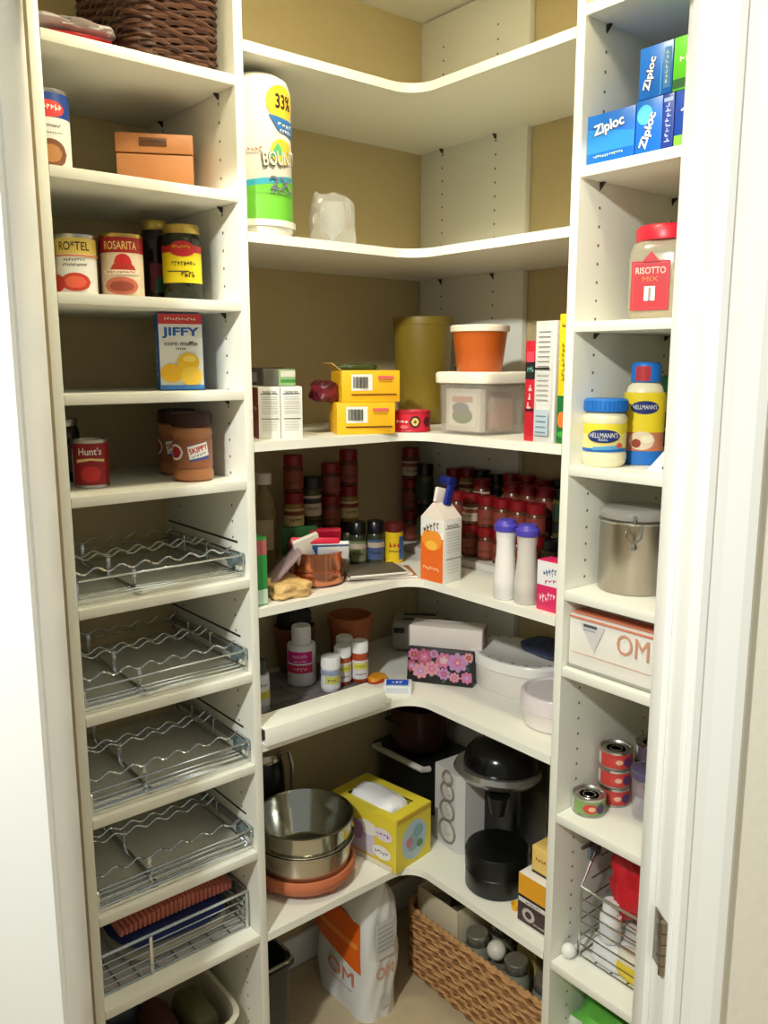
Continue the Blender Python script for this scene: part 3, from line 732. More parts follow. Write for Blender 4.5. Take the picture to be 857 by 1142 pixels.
# copper pot with packets
COP=M((206,136,104),.2,metal=1.0)
t=thing('copper_pot','shiny copper pot filled with seasoning packets','pot',(-.556,-.262,z),1.7); t.scale=(1.04,1.04,1.08)
mb=MB().lathe([(.001,.0005),(.050,.0005),(.058,.006),(.060,.020),(.058,.032),(.060,.034),(.0605,.066),(.0635,.068),(.0635,.071),(.059,.071),(.058,.066),(.057,.01),(.001,.008)],COP); mb.build('pot_body',t)
mb=MB(); mb.tube([(.060,0,.05),(.078,0,.058),(.092,0,.058)],.004,COP); mb.build('handle',t)
def packet(label,loc,rz,tilt,size,mat,items=None,roll=0):
    w,d,h=size; mb=MB(); mb.box((0,0,h/2),(w,d,h),mat,.003)
    mb2=MB()
    if items: face_deco(mb,'F',w,d,h,items)
    o=mb.build('seasoning_packet'); tag(o,label,'packet',loc,rz,'packets in the copper pot'); o.rotation_euler=(tilt,roll,rz); return o
packet('white and blue seasoning packet at the front of the copper pot',(-.545,-.298,z+.060),-.55,.45,(.080,.012,.042),M((222,222,224),.5),[('r',.006,.021,.012,.04,M((50,90,150),.5)),('r',.04,.038,.078,.005,M((70,100,140),.5))])
packet('plain white seasoning packet at the left of the copper pot',(-.585,-.280,z+.052),-.2,.25,(.060,.012,.066),M((206,198,186),.5),roll=-.3)
packet('bright pink-red seasoning packet lying across the copper pot',(-.560,-.252,z+.080),-.5,1.15,(.105,.014,.060),M((196,24,56),.4),[('r',.05,.03,.07,.02,M((216,60,90),.4)),('t',.052,.03,.06,.012,PAPERW,'TACO')],roll=.05)
packet('second red seasoning packet at the back of the copper pot',(-.520,-.240,z+.070),-.6,.55,(.075,.012,.055),M((170,22,50),.4))
packet('dark green seasoning packet behind the pink one',(-.578,-.225,z+.060),-.4,.2,(.08,.012,.066),M((30,84,40),.4))
box_thing('green_packet','narrow green packet standing against the left divider','packet',(-.747,-.318,z),0,(.030,.05,.138),M((46,140,66),.4),{'F':[('r',.015,.118,.028,.03,M((170,90,90),.4)),('r',.015,.018,.028,.03,M((190,214,196),.4))]})
blob('pasta_bag','clear bag of tan dried pasta between green packet and copper pot','bag',(-.664,-.298,z),(.095,.10,.036),[M((210,172,112),.5,noise=.4,nscale=160)],seed=31,crumple=.2)
mb=MB(); mb.T=Matrix.Translation((-.672,-.270,z+.032))@Matrix.Rotation(-.5,4,'Z')@Matrix.Rotation(.75,4,'Y'); mb.box((0,0,.03),(.010,.085,.100),M((170,146,150),.25,alpha=.7),.004); mb.T=Matrix.Identity(4)
tag(mb.build('plastic_pouch'),'mauve translucent plastic pouch leaning above the tan pasta bag','bag',(0,0,0),0)
# black-capped jars and yellow tin on booklets
stk=[(-.385,-.190,'black-capped spice jar with green label, left of the black-capped pair',M((120,130,90),.5)),(-.343,-.205,'black-capped spice jar with blue label, right of the black-capped pair',M((70,86,130),.5))]
for x,y,lab,lm in stk: spice(lab,(x,y,z),.0205,.105,BLACK,M((50,56,36),.2),lm,-.6,'black-capped spice jars',lW,'BASIL')
jar('mustard_tin','small yellow and blue spice tin with dark red top beside the black-capped jars','tin',(-.299,-.223,z),[(.001,.0005),(.0225,.0005),(.0225,.076),(.001,.077)],M((226,190,30),.4),[(.0215,.0765),(.022,.077),(.022,.098),(.001,.099)],M((96,26,24),.4),[('b',.01,.066,M((60,100,160),.4),.35,1.2),('t',-.1,.045,.03,.012,RED,'DRY'),('t',-.1,.03,.03,.008,INK,'MUSTARD')],r=.0225,body='tin_body')
for i,(m,lab,rz,dx,w_) in enumerate([(M((176,110,80),.6),'thin orange-brown booklet at the bottom of the booklet pile',-.52,.012,.165),(M((220,208,196),.6),'thin pale booklet in the middle of the booklet pile',-.40,.0,.15),(M((90,84,70),.5),'dark thin booklet on top of the booklet pile',-.36,-.012,.135)]):
    mb=MB(); mb.box((0,0,.003),(w_,.10,.0058),m,.001); mb.box((.001,0,.003),(w_-.002,.101,.0040),M((236,230,220),.7)); tag(mb.build('booklet'),lab,'booklet',(-.420+dx,-.293-.004*i,z+.0003+.0062*i),rz,'booklets under the spice jars')
# carton of fish-shaped crackers
t=thing('snack_carton','orange and white snack carton folded shut with a blue clip','carton',(-.330,-.420,z),.05)
w,d,h=.058,.070,.142
mb=MB(); mb.box((0,0,h/2),(w,d,h),PAPERW,.0012)
face_deco(mb,'L',w,d,h,[('r',.035,.05,.068,.098,M((232,106,34),.45)),('e',.035,.095,.06,.05,M((240,150,50),.45)),('r',.035,.128,.066,.026,PAPERW),('t',.034,.122,.052,.020,M((96,70,60),.45),'Snack',.3),('e',.035,.082,.036,.022,M((250,190,70),.45)),('t',.035,.03,.05,.010,M((250,220,160),.45),'crackers')])
face_deco(mb,'F',w,d,h,nutrition(w,h)); 
mb.build('carton_body',t)
mb=MB(); mb.add([(-w/2,-d/2,h),(w/2,-d/2,h),(w/2,d/2,h),(-w/2,d/2,h),(-w/2+.006,-.004,h+.034),(w/2-.006,-.004,h+.034),(w/2-.006,.004,h+.034),(-w/2+.006,.004,h+.034)],[[0,1,5,4],[1,2,6,5],[2,3,7,6],[3,0,4,7],[4,5,6,7]],M((228,214,204),.5))
mb.T=Matrix.Translation((0,0,h+.033))@Matrix.Rotation(.25,4,'Y'); mb.box((.002,0,.014),(w-.006,.009,.034),M((228,214,208),.5),.003); mb.T=Matrix.Identity(4); mb.build('folded_top',t)
mb=MB(); mb.T=Matrix.Translation((.006,0,h+.030))@Matrix.Rotation(.3,4,'Y'); mb.box((0,-.011,.024),(.020,.010,.056),M((28,44,130),.35),.004); mb.box((0,.0,.050),(.030,.034,.020),M((24,36,110),.35),.006); mb.T=Matrix.Identity(4); mb.build('bag_clip',t)
# white waisted bottles
VIO=M((74,64,170),.4)
def waisted(label,loc,s,mat):
    t=thing('seasoning_bottle',label,'bottle',loc,-.9,'white waisted bottles')
    MB().lathe([(.001,.0005),(.022*s,.0005),(.025*s,.004),(.024*s,.04*s),(.0195*s,.09*s),(.019*s,.115*s),(.0215*s,.142*s),(.001,.143*s)],mat).build('bottle_body',t)
    MB().lathe([(.0215*s,.138*s),(.0245*s,.139*s),(.0245*s,.150*s),(.019*s,.155*s),(.018*s,.160*s),(.001,.161*s)],VIO).build('cap',t); return t
waisted('white waisted bottle with violet cap, nearer the carton',(-.330,-.612,z),1.02,M((232,228,224),.35))
waisted('grey-white waisted bottle with violet cap, nearer the right divider',(-.325,-.664,z),1.0,M((206,200,192),.35))
box_thing('sweetener_box','small white and pink box beside the right divider','box',(-.322,-.731,z),-PI/2,(.052,.04,.100),M((214,40,96),.45),{'F':[('r',.026,.075,.050,.048,M((228,226,228),.45)),('t',.032,.078,.034,.016,M((60,84,140),.45),'Sweet',.2),('t',.034,.060,.030,.009,M((190,60,110),.45),'low',.2),('t',.028,.028,.040,.02,M((244,200,214),.45),"'N Low",.15)],'L':[('r',.02,.075,.039,.048,M((214,212,214),.45))]})
glassjar('cherry_jar','dark jar with deep red lid standing behind the pink and white box',(-.255,-.735,z),.0255,.125,M((40,16,18),.15),SRED,None)

# ---- C5
z=zC[4]
t=thing('serving_tray','thin dark grey tiled mat under the pill bottles','tray',(-.578,-.175,z),0)
TL=M((120,114,112),.35); 
mb=MB(); mb.box((0,0,.0025),(.330,.265,.005),M((90,86,84),.4),.001); mb.build('tray_base',t)
mb=MB()
for i in range(4):
    for j in range(3): mb.box((-.122+.0815*i,-.086+.086*j,.0057),(.079,.0835,.0012),TL,.0005)
mb.build('tiles',t)
zt=z+.0066
# pull-out bar
t=thing('pull_out_ledge','long white hollow ledge bar across the front of the shelf with the pill bottles','ledge',(-.610,-.345,z),0)
mb=MB(); LW=.312; 
for (c,d_) in (((0,-.030,.019),(LW,.004,.0375)),((0,.004,.0355),(LW,.066,.004)),((0,.035,.019),(LW,.004,.0375)),((0,0,.0025),(LW,.062,.004))): mb.box(c,d_,WHITE,.0008)
mb.build('channel',t)
mb=MB(); mb.box((-LW/2+.012,.002,.018),(.012,.050,.020),M((90,70,64),.5),.002); mb.build('end_bracket',t)
def pill(name,label,loc,r,h,body,lid,items,rz=-.6,sh=.72,group=None,lr=.98):
    t=thing(name,label,'bottle',loc,rz,group)
    MB().lathe([(.001,.0005),(r-.003,.0005),(r,.004),(r,h*sh),(r*.96,h*(sh+.03)),(r*.80,h*(sh+.045)),(.001,h*(sh+.05))],body).build('bottle_body',t)
    mb=MB().lathe([(r*lr*.9,h*(sh+.04)),(r*lr,h*(sh+.05)),(r*lr,h*.98),(r*lr*.92,h),(.001,h)],lid)
    for k in range(24):
        a=k*2*PI/24; mb.tube([(r*lr*math.cos(a),r*lr*math.sin(a),h*(sh+.07)),(r*lr*math.cos(a),r*lr*math.sin(a),h*.96)],.0007,lid,seg=4)
    mb.build('cap',t)
    mb=MB(); cyl_deco(mb,r,items); mb.build('label',t); return t
PK=M((216,40,140),.4)
pill('vitamin_bottle','large white vitamin bottle with magenta label bands',(-.522,-.145,zt),.034,.142,M((232,230,230),.35),M((228,226,226),.4),[('b',.058,.086,PK,-1.2,.8),('t',-.1,.074,.036,.011,M((246,190,220),.4),'Vitamin'),('t',-.1,.063,.03,.005,PAPERW,'tablets'),('b',.034,.054,M((206,50,96),.4),-1.2,.8),('t',-.1,.044,.034,.009,M((250,200,210),.4),'B-12')],sh=.66,lr=.66)
BR=M((170,70,36),.2)
PL=[('b',.010,.056,M((220,214,214),.45),-1.7,1.7),('b',.034,.050,M((214,206,90),.45),-.9,1.2),('t',.1,.042,.026,.006,M((120,110,30),.5),'Rx ONLY'),('t',.1,.022,.026,.005,INK,'take daily')]
g='small pill bottles on the tiled mat'
pill('pill_bottle','white pill bottle with flat cap and yellow label, leftmost of the small ones',(-.497,-.228,zt),.0225,.083,M((214,212,218),.35),M((240,238,236),.4),[('b',.010,.036,M((224,222,226),.45),-1.7,1.7),('b',.022,.040,M((206,200,96),.45),-.6,1.0),('b',.042,.054,M((150,160,180),.4),-1.7,1.7),('t',.1,.031,.02,.006,INK,'Rx')],sh=.62,group=g)
pill('pill_bottle','amber pill bottle with white cap, middle one of the small bottles',(-.450,-.212,zt),.0205,.093,BR,M((238,236,232),.4),PL,sh=.68,group=g)
pill('pill_bottle','amber pill bottle with white cap, rightmost at the front',(-.408,-.224,zt),.0205,.100,BR,M((238,236,232),.4),PL,sh=.68,group=g)
pill('pill_bottle','amber pill bottle almost hidden behind the two amber ones',(-.404,-.158,z),.0205,.100,BR,M((238,236,232),.4),PL,sh=.68,group=g)
pill('dropper_bottle','white bottle with dark grey cap by the left divider',(-.690,-.228,zt),.0225,.118,M((222,222,226),.35),M((60,62,66),.35),[('b',.02,.075,M((226,226,228),.4),-1.6,1.6),('b',.034,.052,M((214,206,70),.4),-1.0,1.6),('t',.3,.066,.026,.008,INK,'drops')],sh=.70,lr=.7)
TC=M((170,96,52),.55,noise=.12,nscale=20)
def pot(label,loc,r,h,m):
    t=thing('clay_pot',label,'pot',loc,0,'clay pots at the back of the pill shelf')
    MB().lathe([(.001,.0005),(r*.74,.0005),(r*.80,.004),(r*.94,h*.82),(r,h*.83),(r,h*.99),(r*.96,h),(r*.9,h),(r*.86,h*.8),(r*.7,.012),(.001,.011)],m).build('pot_body',t); return t
pot('terracotta pot with open dark mouth behind the amber pill bottles',(-.338,-.095,z),.058,.128,TC)
pot('dull brown clay pot behind the vitamin bottle with a dark cloth inside',(-.485,-.062,zt),.052,.115,M((110,64,40),.6))
blob('dark_cloth','dark bundled cloth stuffed into the brown clay pot','cloth',(-.485,-.060,zt+.085),(.078,.07,.085),[M((34,32,34),.7)],seed=41,crumple=.14)
# card pack, coloured packet
box_thing('card_pack','small blue and white box lying at the front of the curved shelf','box',(-.368,-.318,z),-.75,(.066,.050,.018),M((222,224,228),.4),{'T':[('r',.032,.026,.052,.038,M((28,84,196),.4)),('t',.032,.026,.026,.016,PAPERW,'PM'),('r',.032,.008,.05,.004,M((150,180,220),.4))],'F':[('r',.033,.009,.05,.012,M((200,206,214),.4))]})
blob('candy_packet','tiny red and orange sweet packet beside the blue and white box','candy',(-.372,-.242,z),(.05,.04,.018),[M((206,60,40),.4),M((226,150,40),.4)],seed=42,crumple=.15)
# floral box and white organiser
t=thing('floral_pouch','floral-print box with pink roses on black, leaning before the white organiser','box',(-.263,-.352,z+.0005),-.99)
t.rotation_euler=(-.16,0,-.99)
mb=MB(); w,d,h=.162,.022,.084; mb.box((0,0,h/2),(w,d,h),M((30,26,30),.5),.003)
fl=[]; fr_=random.Random(5); cols=[M((196,110,146),.5),M((206,140,150),.5),M((170,84,110),.5),M((180,130,180),.5),M((150,70,62),.5),M((206,170,176),.5)]
for k in range(16): fl.append(('e',fr_.uniform(.01,.155),fr_.uniform(.008,.074),.014,.006,M((56,84,62),.5),None,fr_.uniform(0,3)))
for (u,v,s_) in [(.016,.066,.026),(.042,.062,.036),(.012,.038,.026),(.034,.028,.034),(.062,.036,.032),(.090,.058,.034),(.124,.056,.042),(.092,.026,.026),(.148,.022,.026),(.150,.070,.022),(.118,.020,.022),(.066,.072,.018)]:
    c=fr_.choice(cols); c2=fr_.choice(cols); off=fr_.uniform(0,3); s_*=1.22
    for k in range(8):
        a=k*2*PI/8+off; fl.append(('e',u+s_*.28*math.cos(a),v+s_*.24*math.sin(a),s_*.46,s_*.30,c,None,a))
    for k in range(5):
        a=k*2*PI/5+off+.4; fl.append(('e',u+s_*.11*math.cos(a),v+s_*.10*math.sin(a),s_*.30,s_*.20,c2,None,a))
    fl.append(('e',u,v,s_*.12,s_*.10,M((216,190,170),.5)))
for n_,it in enumerate(fl):
    vs,fs,m=deco2d(it); e=.0002+.00001*n_
    mb.add([(min(max(u,.002),w-.002)-w/2,-d/2-e,min(max(v,.002),h-.002)) for u,v in vs],fs,m)
mb.build('printed_front',t)
t=thing('letter_organiser','white upright organiser box behind the floral box','organiser',(-.205,-.318,z),-.99)
mb=MB(); OW=M((226,216,208),.5); w,d,h=.180,.06,.128
mb.box((0,-d/2+.002,h/2),(w,.004,h),OW,.001); mb.box((0,d/2-.002,h/2),(w,.004,h),OW,.001); mb.box((0,0,.003),(w,d-.008,.005),OW,.0005)
mb.box((0,0,h-.003),(w,d-.008,.005),OW,.0005)
mb.build('organiser_body',t)
for s in (-1,1): mb=MB(); mb.box((s*(w/2+.0018),0,h/2),(.003,d,h),M((150,120,120),.5),.001); mb.build('side_flap',t)
# toaster
t=thing('toaster','small white toaster with dark slots pushed into the shelf corner','toaster',(-.118,-.118,z),-.785)
mb=MB(); mb.box((0,0,.042),(.145,.105,.080),M((170,164,150),.4),.012,seg=3); mb.build('housing',t)
for y in (-.02,.022): mb=MB(); mb.box((0,y,.0825),(.088,.015,.002),BLACK,.0008); mb.build('slot',t)
mb=MB(); mb.box((-.052,-.054,.060),(.028,.006,.014),BLACK,.002); mb.build('lever',t)
mb=MB(); mb.box((0,0,.0025),(.125,.088,.004),BLACK,.001); mb.build('foot_plate',t)
# casserole dishes
CW=M((226,218,212),.25); CB=M((40,60,110),.3)
t=thing('casserole_dish','large oval white casserole dish with lid and blue floral trim','dish',(-.122,-.472,z),-PI/2)
MB().lathe([(.001,.0005),(.92,.0005),(.95,.006),(.98,.054),(.98,.055),(.001,.055)],CW,sx=.135,sy=.092).build('dish_body',t)
mb=MB(); mb.lathe([(.96,.0555),(1.02,.057),(1.03,.078),(1.0,.082),(.90,.083),(.86,.0805),(.001,.0815)],M((234,230,226),.25),sx=.135,sy=.092); mb.build('lid',t)
mb=MB()
fr_=random.Random(12)
for k in range(22):
    a=-PI+ k*2*PI/22; rr_=.9; mb.add([( .135*(rr_*math.cos(a)+.028*math.cos(b_)), .092*(rr_*math.sin(a)+.035*math.sin(b_)), (.0832)) for b_ in [j*PI/4 for j in range(8)]],[list(range(8))],CB if k%3 else M((120,140,110),.3))
mb.build('floral_trim',t)
t2=blob('patterned_cloth','navy and white patterned cloth bundle on the oval casserole lid','cloth',(-.075,-.535,z+.0835),(.09,.15,.026),[M((60,72,104),.7,noise=.9,nscale=45)],seed=45,crumple=.12)
t=thing('casserole_dish','small round white lidded dish squeezed beside the right divider','dish',(-.222,-.672,z),-PI/2)
MB().lathe([(.001,.0005),(.068,.0005),(.072,.004),(.075,.036),(.001,.037)],CW).build('dish_body',t)
MB().lathe([(.075,.036),(.078,.038),(.078,.070),(.076,.073),(.070,.074),(.066,.070),(.001,.069)],M((222,212,214),.25)).build('lid',t)
jar('violet_bottle','dark violet bottle behind the oval casserole next to the right divider','bottle',(-.06,-.665,z),[(.001,.0005),(.028,.0005),(.03,.004),(.03,.10),(.015,.125),(.001,.126)],M((60,50,100),.3),[(.016,.125),(.018,.126),(.018,.15),(.001,.151)],M((50,46,90),.4),None,body='bottle_body',lidname='cap')

# ---- C6
z=zC[5]
ter=M((190,108,72),.55,noise=.06,nscale=12)
px_,py_=-.585,-.236
t=thing('terracotta_stand','round terracotta stand on stubby feet under the steel pot','stand',(px_,py_,z),0)
MB().lathe([(.001,.012),(.096,.012),(.112,.018),(.120,.030),(.1205,.042),(.117,.050),(.112,.051),(.108,.046),(.100,.042),(.001,.042)],ter,seg=48).build('dish',t)
for k in range(4):
    a=-PI/2+.1-k*PI/2; MB().lathe([(.001,.0005),(.009,.0005),(.012,.016),(.001,.017)],ter,c=(.098*math.cos(a),.093*math.sin(a),0),seg=14).build('foot',t)
t=thing('steamer_pot','wide open stainless steel steamer pot on a terracotta stand','pot',(px_,py_,z+.0425),1.9)
MB().lathe([(.001,.0005),(.098,.0005),(.106,.006),(.110,.056),(.117,.062),(.117,.066),(.109,.066),(.105,.060),(.102,.008),(.001,.006)],STEEL,seg=56).build('lower_pan',t)
MB().lathe([(.001,.0095),(.085,.0095),(.090,.014),(.098,.058),(.103,.0665),(.116,.068),(.118,.072),(.111,.075),(.110,.090),(.111,.108),(.1155,.111),(.116,.114),(.112,.115),(.1085,.110),(.107,.078),(.100,.070),(.088,.018),(.082,.013),(.001,.012)],M((184,184,174),.14,metal=1.0),seg=56).build('steamer_insert',t)
mb=MB(); mb.tube([(.113,-.022,.058),(.130,-.018,.062),(.132,0,.063),(.130,.018,.062),(.113,.022,.058)],.0035,STEEL); mb.build('handle',t)
t=thing('electric_kettle','black kettle with steel lid at the back behind the steamer pot','kettle',(-.582,-.057,z),-.5)
MB().lathe([(.001,.0005),(.046,.0005),(.052,.006),(.053,.12),(.050,.20),(.044,.225),(.001,.226)],BLACK).build('kettle_body',t)
MB().lathe([(.045,.225),(.046,.228),(.040,.245),(.012,.252),(.010,.262),(.001,.264)],STEEL).build('lid',t)
mb=MB(); mb.tube([(.040,0,.232),(.062,0,.238),(.070,0,.20),(.068,0,.12),(.052,0,.09)],.006,M((170,166,160),.3,metal=.8)); mb.build('handle',t)
# tissue / dryer sheet box
t=thing('sheet_box','open yellow floral cardboard box with white sheets in its torn top','box',(-.372,-.259,z),.14)
w,d,h=.128,.215,.135; YL=M((226,206,60),.5); PLV=M((206,196,216),.5)
mb=MB()
for c,dd in (((0,-d/2+.001,h/2),(w,.002,h)),((0,d/2-.001,h/2),(w,.002,h)),((-w/2+.001,0,h/2),(.002,d-.004,h)),((w/2-.001,0,h/2),(.002,d-.004,h)),((0,0,.0015),(w-.004,d-.004,.002)),((w/2-.014,0,h-.001),(.024,d-.062,.002)),((-w/2+.012,0,h-.001),(.018,d-.062,.002)),((0,-d/2+.0165,h-.001),(w-.004,.029,.002)),((0,d/2-.0165,h-.001),(w-.004,.029,.002))): mb.box(c,dd,YL)
face_deco(mb,'F',w,d,h,[('e',.066,.062,.092,.100,M((176,196,206),.5)),('e',.060,.055,.040,.044,M((150,170,170),.5)),('e',.046,.060,.022,.024,M((196,120,140),.5)),('e',.080,.080,.034,.030,M((130,170,180),.5)),('e',.085,.045,.022,.02,M((90,140,80),.5)),('r',.064,.128,.12,.006,M((206,160,60),.5))])
face_deco(mb,'L',w,d,h,[('r',.075,.055,.14,.075,PLV),('p',.060,.025,.12,.05,M((40,130,70),.5),[(-.5,-.5),(.3,-.5),(-.5,.5)]),('e',.120,.085,.075,.036,PAPERW),('e',.175,.085,.058,.032,M((226,214,226),.5)),('t',.175,.085,.044,.010,M((120,80,130),.5),'soft'),('e',.170,.038,.060,.034,PAPERW),('t',.170,.038,.044,.010,M((120,80,130),.5),'fresh'),('e',.09,.07,.04,.05,M((176,130,170),.5)),('e',.04,.10,.05,.04,M((220,120,40),.5)),('r',.105,.008,.20,.012,M((220,210,190),.5))])
mb.build('carton',t)
blob('white_sheets','','',(-.004,.006,.045),(.098,.16,.112),[M((240,240,244),.6)],seed=51,parent=t,crumple=.12)
# black roasting pan with silver handle, brown stock pot on top
GB=M((20,22,20),.16)
t=thing('roasting_pan','glossy black roasting pan with silver bar handle behind the yellow box','pan',(-.110,-.137,z),-1.52)
mb=MB(); mb.lathe([(.90,.0005),(.93,.006),(1.0,.122),(1.03,.126),(1.03,.132),(.97,.132),(.91,.014),(.001,.010)],GB,sx=.128,sy=.085,power=6,seg=64); mb.build('pan_body',t)
mb=MB(); mb.box((0,0,.1355),(.250,.162,.006),GB,.003); mb.build('lid',t)
mb=MB(); mb.tube([(-.098,-.084,.138),(-.096,-.106,.142),(.094,-.106,.142),(.096,-.084,.138)],.0085,M((206,200,188),.35),seg=8); mb.build('handle',t)
t=thing('stock_pot','dark brown glossy stock pot stacked on the black roasting pan','pot',(-.104,-.108,z+.1388),0)
MB().lathe([(.001,.0005),(.072,.0005),(.084,.010),(.092,.055),(.094,.120),(.097,.124),(.092,.126),(.089,.118),(.080,.014),(.001,.010)],M((70,44,38),.18),seg=48).build('pot_body',t)
mb=MB(); mb.tube([(-.090,-.03,.09),(-.104,-.025,.094),(-.104,.025,.094),(-.090,.03,.09)],.004,BLACK); mb.build('handle',t)
# coffee maker
t=thing('coffee_maker','black and white pod coffee maker with silver collar and round black base','coffee maker',(0,0,0))
CWH=M((206,202,200),.35); 
mb=MB(); mb.T=Matrix.Translation((-.185,-.372,z))@Matrix.Rotation(-.08,4,'Z')
mb.prism([(-.062,.050),(-.066,-.035),(-.050,-.052),(.06,-.055),(.07,.05)],.001,.205,CWH)
mb.T=Matrix.Identity(4); mb.build('water_tank',t,weld=True)
mb=MB()
for i,zz in enumerate((.045,.100,.150,.185)):
    mb.T=Matrix.Translation((-.2505,-.370,z+zz))@Matrix.Rotation(-.08,4,'Z')@Matrix.Rotation(-PI/2,4,'Y')
    rr_=(.030,.026,.024,.018)[i]; pts=[(rr_*math.cos(a),rr_*math.sin(a),0) for a in [k*2*PI/20 for k in range(20)]]
    mb.tube(pts,.0034,M((128,124,120),.3),seg=6,closed=True)
    mb.lathe([(.012,-.001),(.011,.003),(.001,.004)],M((190,186,182),.3),seg=16)
mb.T=Matrix.Identity(4); mb.build('embossed_rings',t)
mb=MB(); mb.box((-.125,-.480,z+.17),(.11,.13,.339),M((18,18,18),.3),.02,seg=3); mb.build('body_column',t)
mb=MB(); mb.lathe([(.001,.0005),(.070,.0005),(.073,.004),(.073,.045),(.071,.047),(.071,.049),(.074,.051),(.074,.088),(.070,.095),(.060,.096),(.001,.093)],M((14,16,15),.3),c=(-.262,-.548,z),seg=48); mb.build('drip_base',t)
mb=MB(); mb.T=Matrix.Translation((-.205,-.490,z+.235))@Matrix.Rotation(.10,4,'Y')
mb.lathe([(.001,-.026),(.060,-.024),(.090,-.010),(.104,.006),(.100,.018),(.001,.019)],M((176,172,166),.2,metal=.8),seg=48); mb.T=Matrix.Identity(4); mb.build('silver_collar',t)
mb=MB(); mb.T=Matrix.Translation((-.200,-.495,z+.248))@Matrix.Rotation(.10,4,'Y')
mb.lathe([(.086,0),(.088,.01),(.083,.036),(.070,.054),(.046,.066),(.001,.070)],M((12,12,13),.18),seg=48); mb.T=Matrix.Identity(4); mb.build('brew_head',t)
mb=MB(); mb.lathe([(.018,0),(.022,.02),(.026,.045),(.001,.046)],M((14,14,14),.3),c=(-.262,-.548,z+.175),seg=24); mb.build('spout',t)
# coffee boxes at the right divider
box_thing('coffee_carton','tall carton, yellow top over black and white bands, by the right divider','carton',(-.285,-.712,z),-PI/2,(.085,.085,.118),M((226,222,214),.45),{
 'F':[('r',.0425,.092,.0845,.050,M((226,160,36),.45)),('r',.0425,.066,.0845,.006,INK),('r',.0425,.030,.0845,.046,M((66,48,48),.45)),('e',.03,.030,.034,.030,M((190,180,176),.45)),('e',.03,.030,.018,.016,M((60,46,44),.45)),('t',.0425,.058,.04,.006,INK,'COFFEE'),('t',.06,.018,.03,.006,PAPERW,'dark roast')],
 'L':[('r',.0425,.092,.084,.050,M((226,160,36),.45)),('r',.0425,.066,.084,.006,INK),('r',.0425,.030,.084,.046,M((66,48,48),.45))]})
box_thing('filter_box','small pale yellow box on top of the coffee carton','box',(-.270,-.722,z+.1185),-PI/2,(.070,.075,.062),M((232,196,110),.45),{'F':[('r',.035,.004,.068,.006,M((70,50,30),.45)),('t',.035,.034,.05,.012,M((150,110,50),.45),'FILTERS')],'L':[('r',.037,.004,.072,.006,M((70,50,30),.45))]})
t=thing('measuring_scoop','tiny yellow plastic scoop between coffee maker base and carton','scoop',(-.300,-.640,z),-.9)
MB().lathe([(.001,.0005),(.009,.0005),(.011,.014),(.010,.014),(.008,.002),(.001,.002)],M((236,180,40),.4),seg=18).build('cup',t)
mb=MB(); mb.box((.022,0,.0125),(.026,.006,.002),M((236,180,40),.4),.0006); mb.build('handle',t)

# =================================================================== FLOOR of the corner
# big bag
t=thing('flour_bag','large white bag with orange panel standing on the floor in the corner','bag',(-.402,-.195,0),-PI/2)
def bagmesh(w,d,h,m,nu=14,nv=18,seed=1):
    mb=MB(); rnd=random.Random(seed); vs=[];fs=[]; n=56
    for j in range(nv+1):
        tt=j/nv; zz=h*tt
        top=max(0,(tt-.80)/.20)
        ww=w*(1+.05*math.sin(PI*tt))*(1-.10*top*0); dd=d*(1+.10*math.sin(PI*tt))*(1-.93*top**1.2)
        for k in range(n):
            a=2*PI*k/n; p=5-2*top; c,s=math.cos(a),math.sin(a); q=(abs(c)**p+abs(s)**p)**(-1/p)
            wob=.0025*math.sin(5*a+tt*9)+.0018*math.sin(11*a-tt*17)
            vs.append(((ww/2+wob)*c*q,(dd/2+wob)*s*q,zz+.004*math.sin(a*2)*top))
    for j in range(nv):
        for k in range(n): a=j*n+k; b=j*n+(k+1)%n; fs.append([a,b,b+n,a+n])
    fs.append(list(range(n))[::-1]); fs.append([nv*n+k for k in range(n)])
    mb.add(vs,fs,m,True); return mb
BAGM=M((222,222,220),.4)
bw,bd,bh=.215,.11,.385
bagmesh(bw,bd,bh,BAGM).build('bag_body',t)
def bagproj(mb,face,items):   # print that follows the bulge
    for n_,it in enumerate(items):
        vs,fs,m=deco2d(it); e=.0012+.0004*n_; out=[]
        # subdivide large polys by grid for rects
        if it[0] in ('r','p') :
            poly=vs; 
            cxs=[v[0] for v in poly]; czs=[v[1] for v in poly]
            u0,u1,v0,v1=min(cxs),max(cxs),min(czs),max(czs); N=10; gv=[];gf=[]
            for i in range(N+1):
                for j in range(N+1):
                    uu_=u0+(u1-u0)*i/N; f=(uu_-u0)/(u1-u0)
                    if it[0]=='p': # quad: bottom edge 0-1, top edge 3-2
                        b0=Vector(poly[0]).lerp(Vector(poly[1]),f); t0=Vector(poly[3]).lerp(Vector(poly[2]),f); q=b0.lerp(t0,j/N)
                    else: q=Vector((uu_,v0+(v1-v0)*j/N))
                    gv.append((q[0],q[1]))
            for i in range(N):
                for j in range(N): a=i*(N+1)+j; gf.append([a,a+N+1,a+N+2,a+1])
            vs,fs=gv,gf
        for u,v in vs:
            tt=v/bh; top=max(0,(tt-.80)/.20)
            ww=bw*(1+.05*math.sin(PI*tt)); dd=bd*(1+.10*math.sin(PI*tt))*(1-.93*top**1.2); p=5-2*top
            if face=='F':
                x=min(max(u,-.97*ww/2),.97*ww/2); y=dd/2*(max(0,1-(abs(x)/(ww/2))**p))**(1/p)
                out.append((x,-y-.003-e,v))
            else:
                y=min(max(u,-.97*dd/2),.97*dd/2); x=ww/2*(max(0,1-(abs(y)/(dd/2))**p))**(1/p)
                out.append((x+.003+e,y,v))
        mb.add(out,fs,m,True)
mb=MB()
ORG=M((232,104,30),.4)
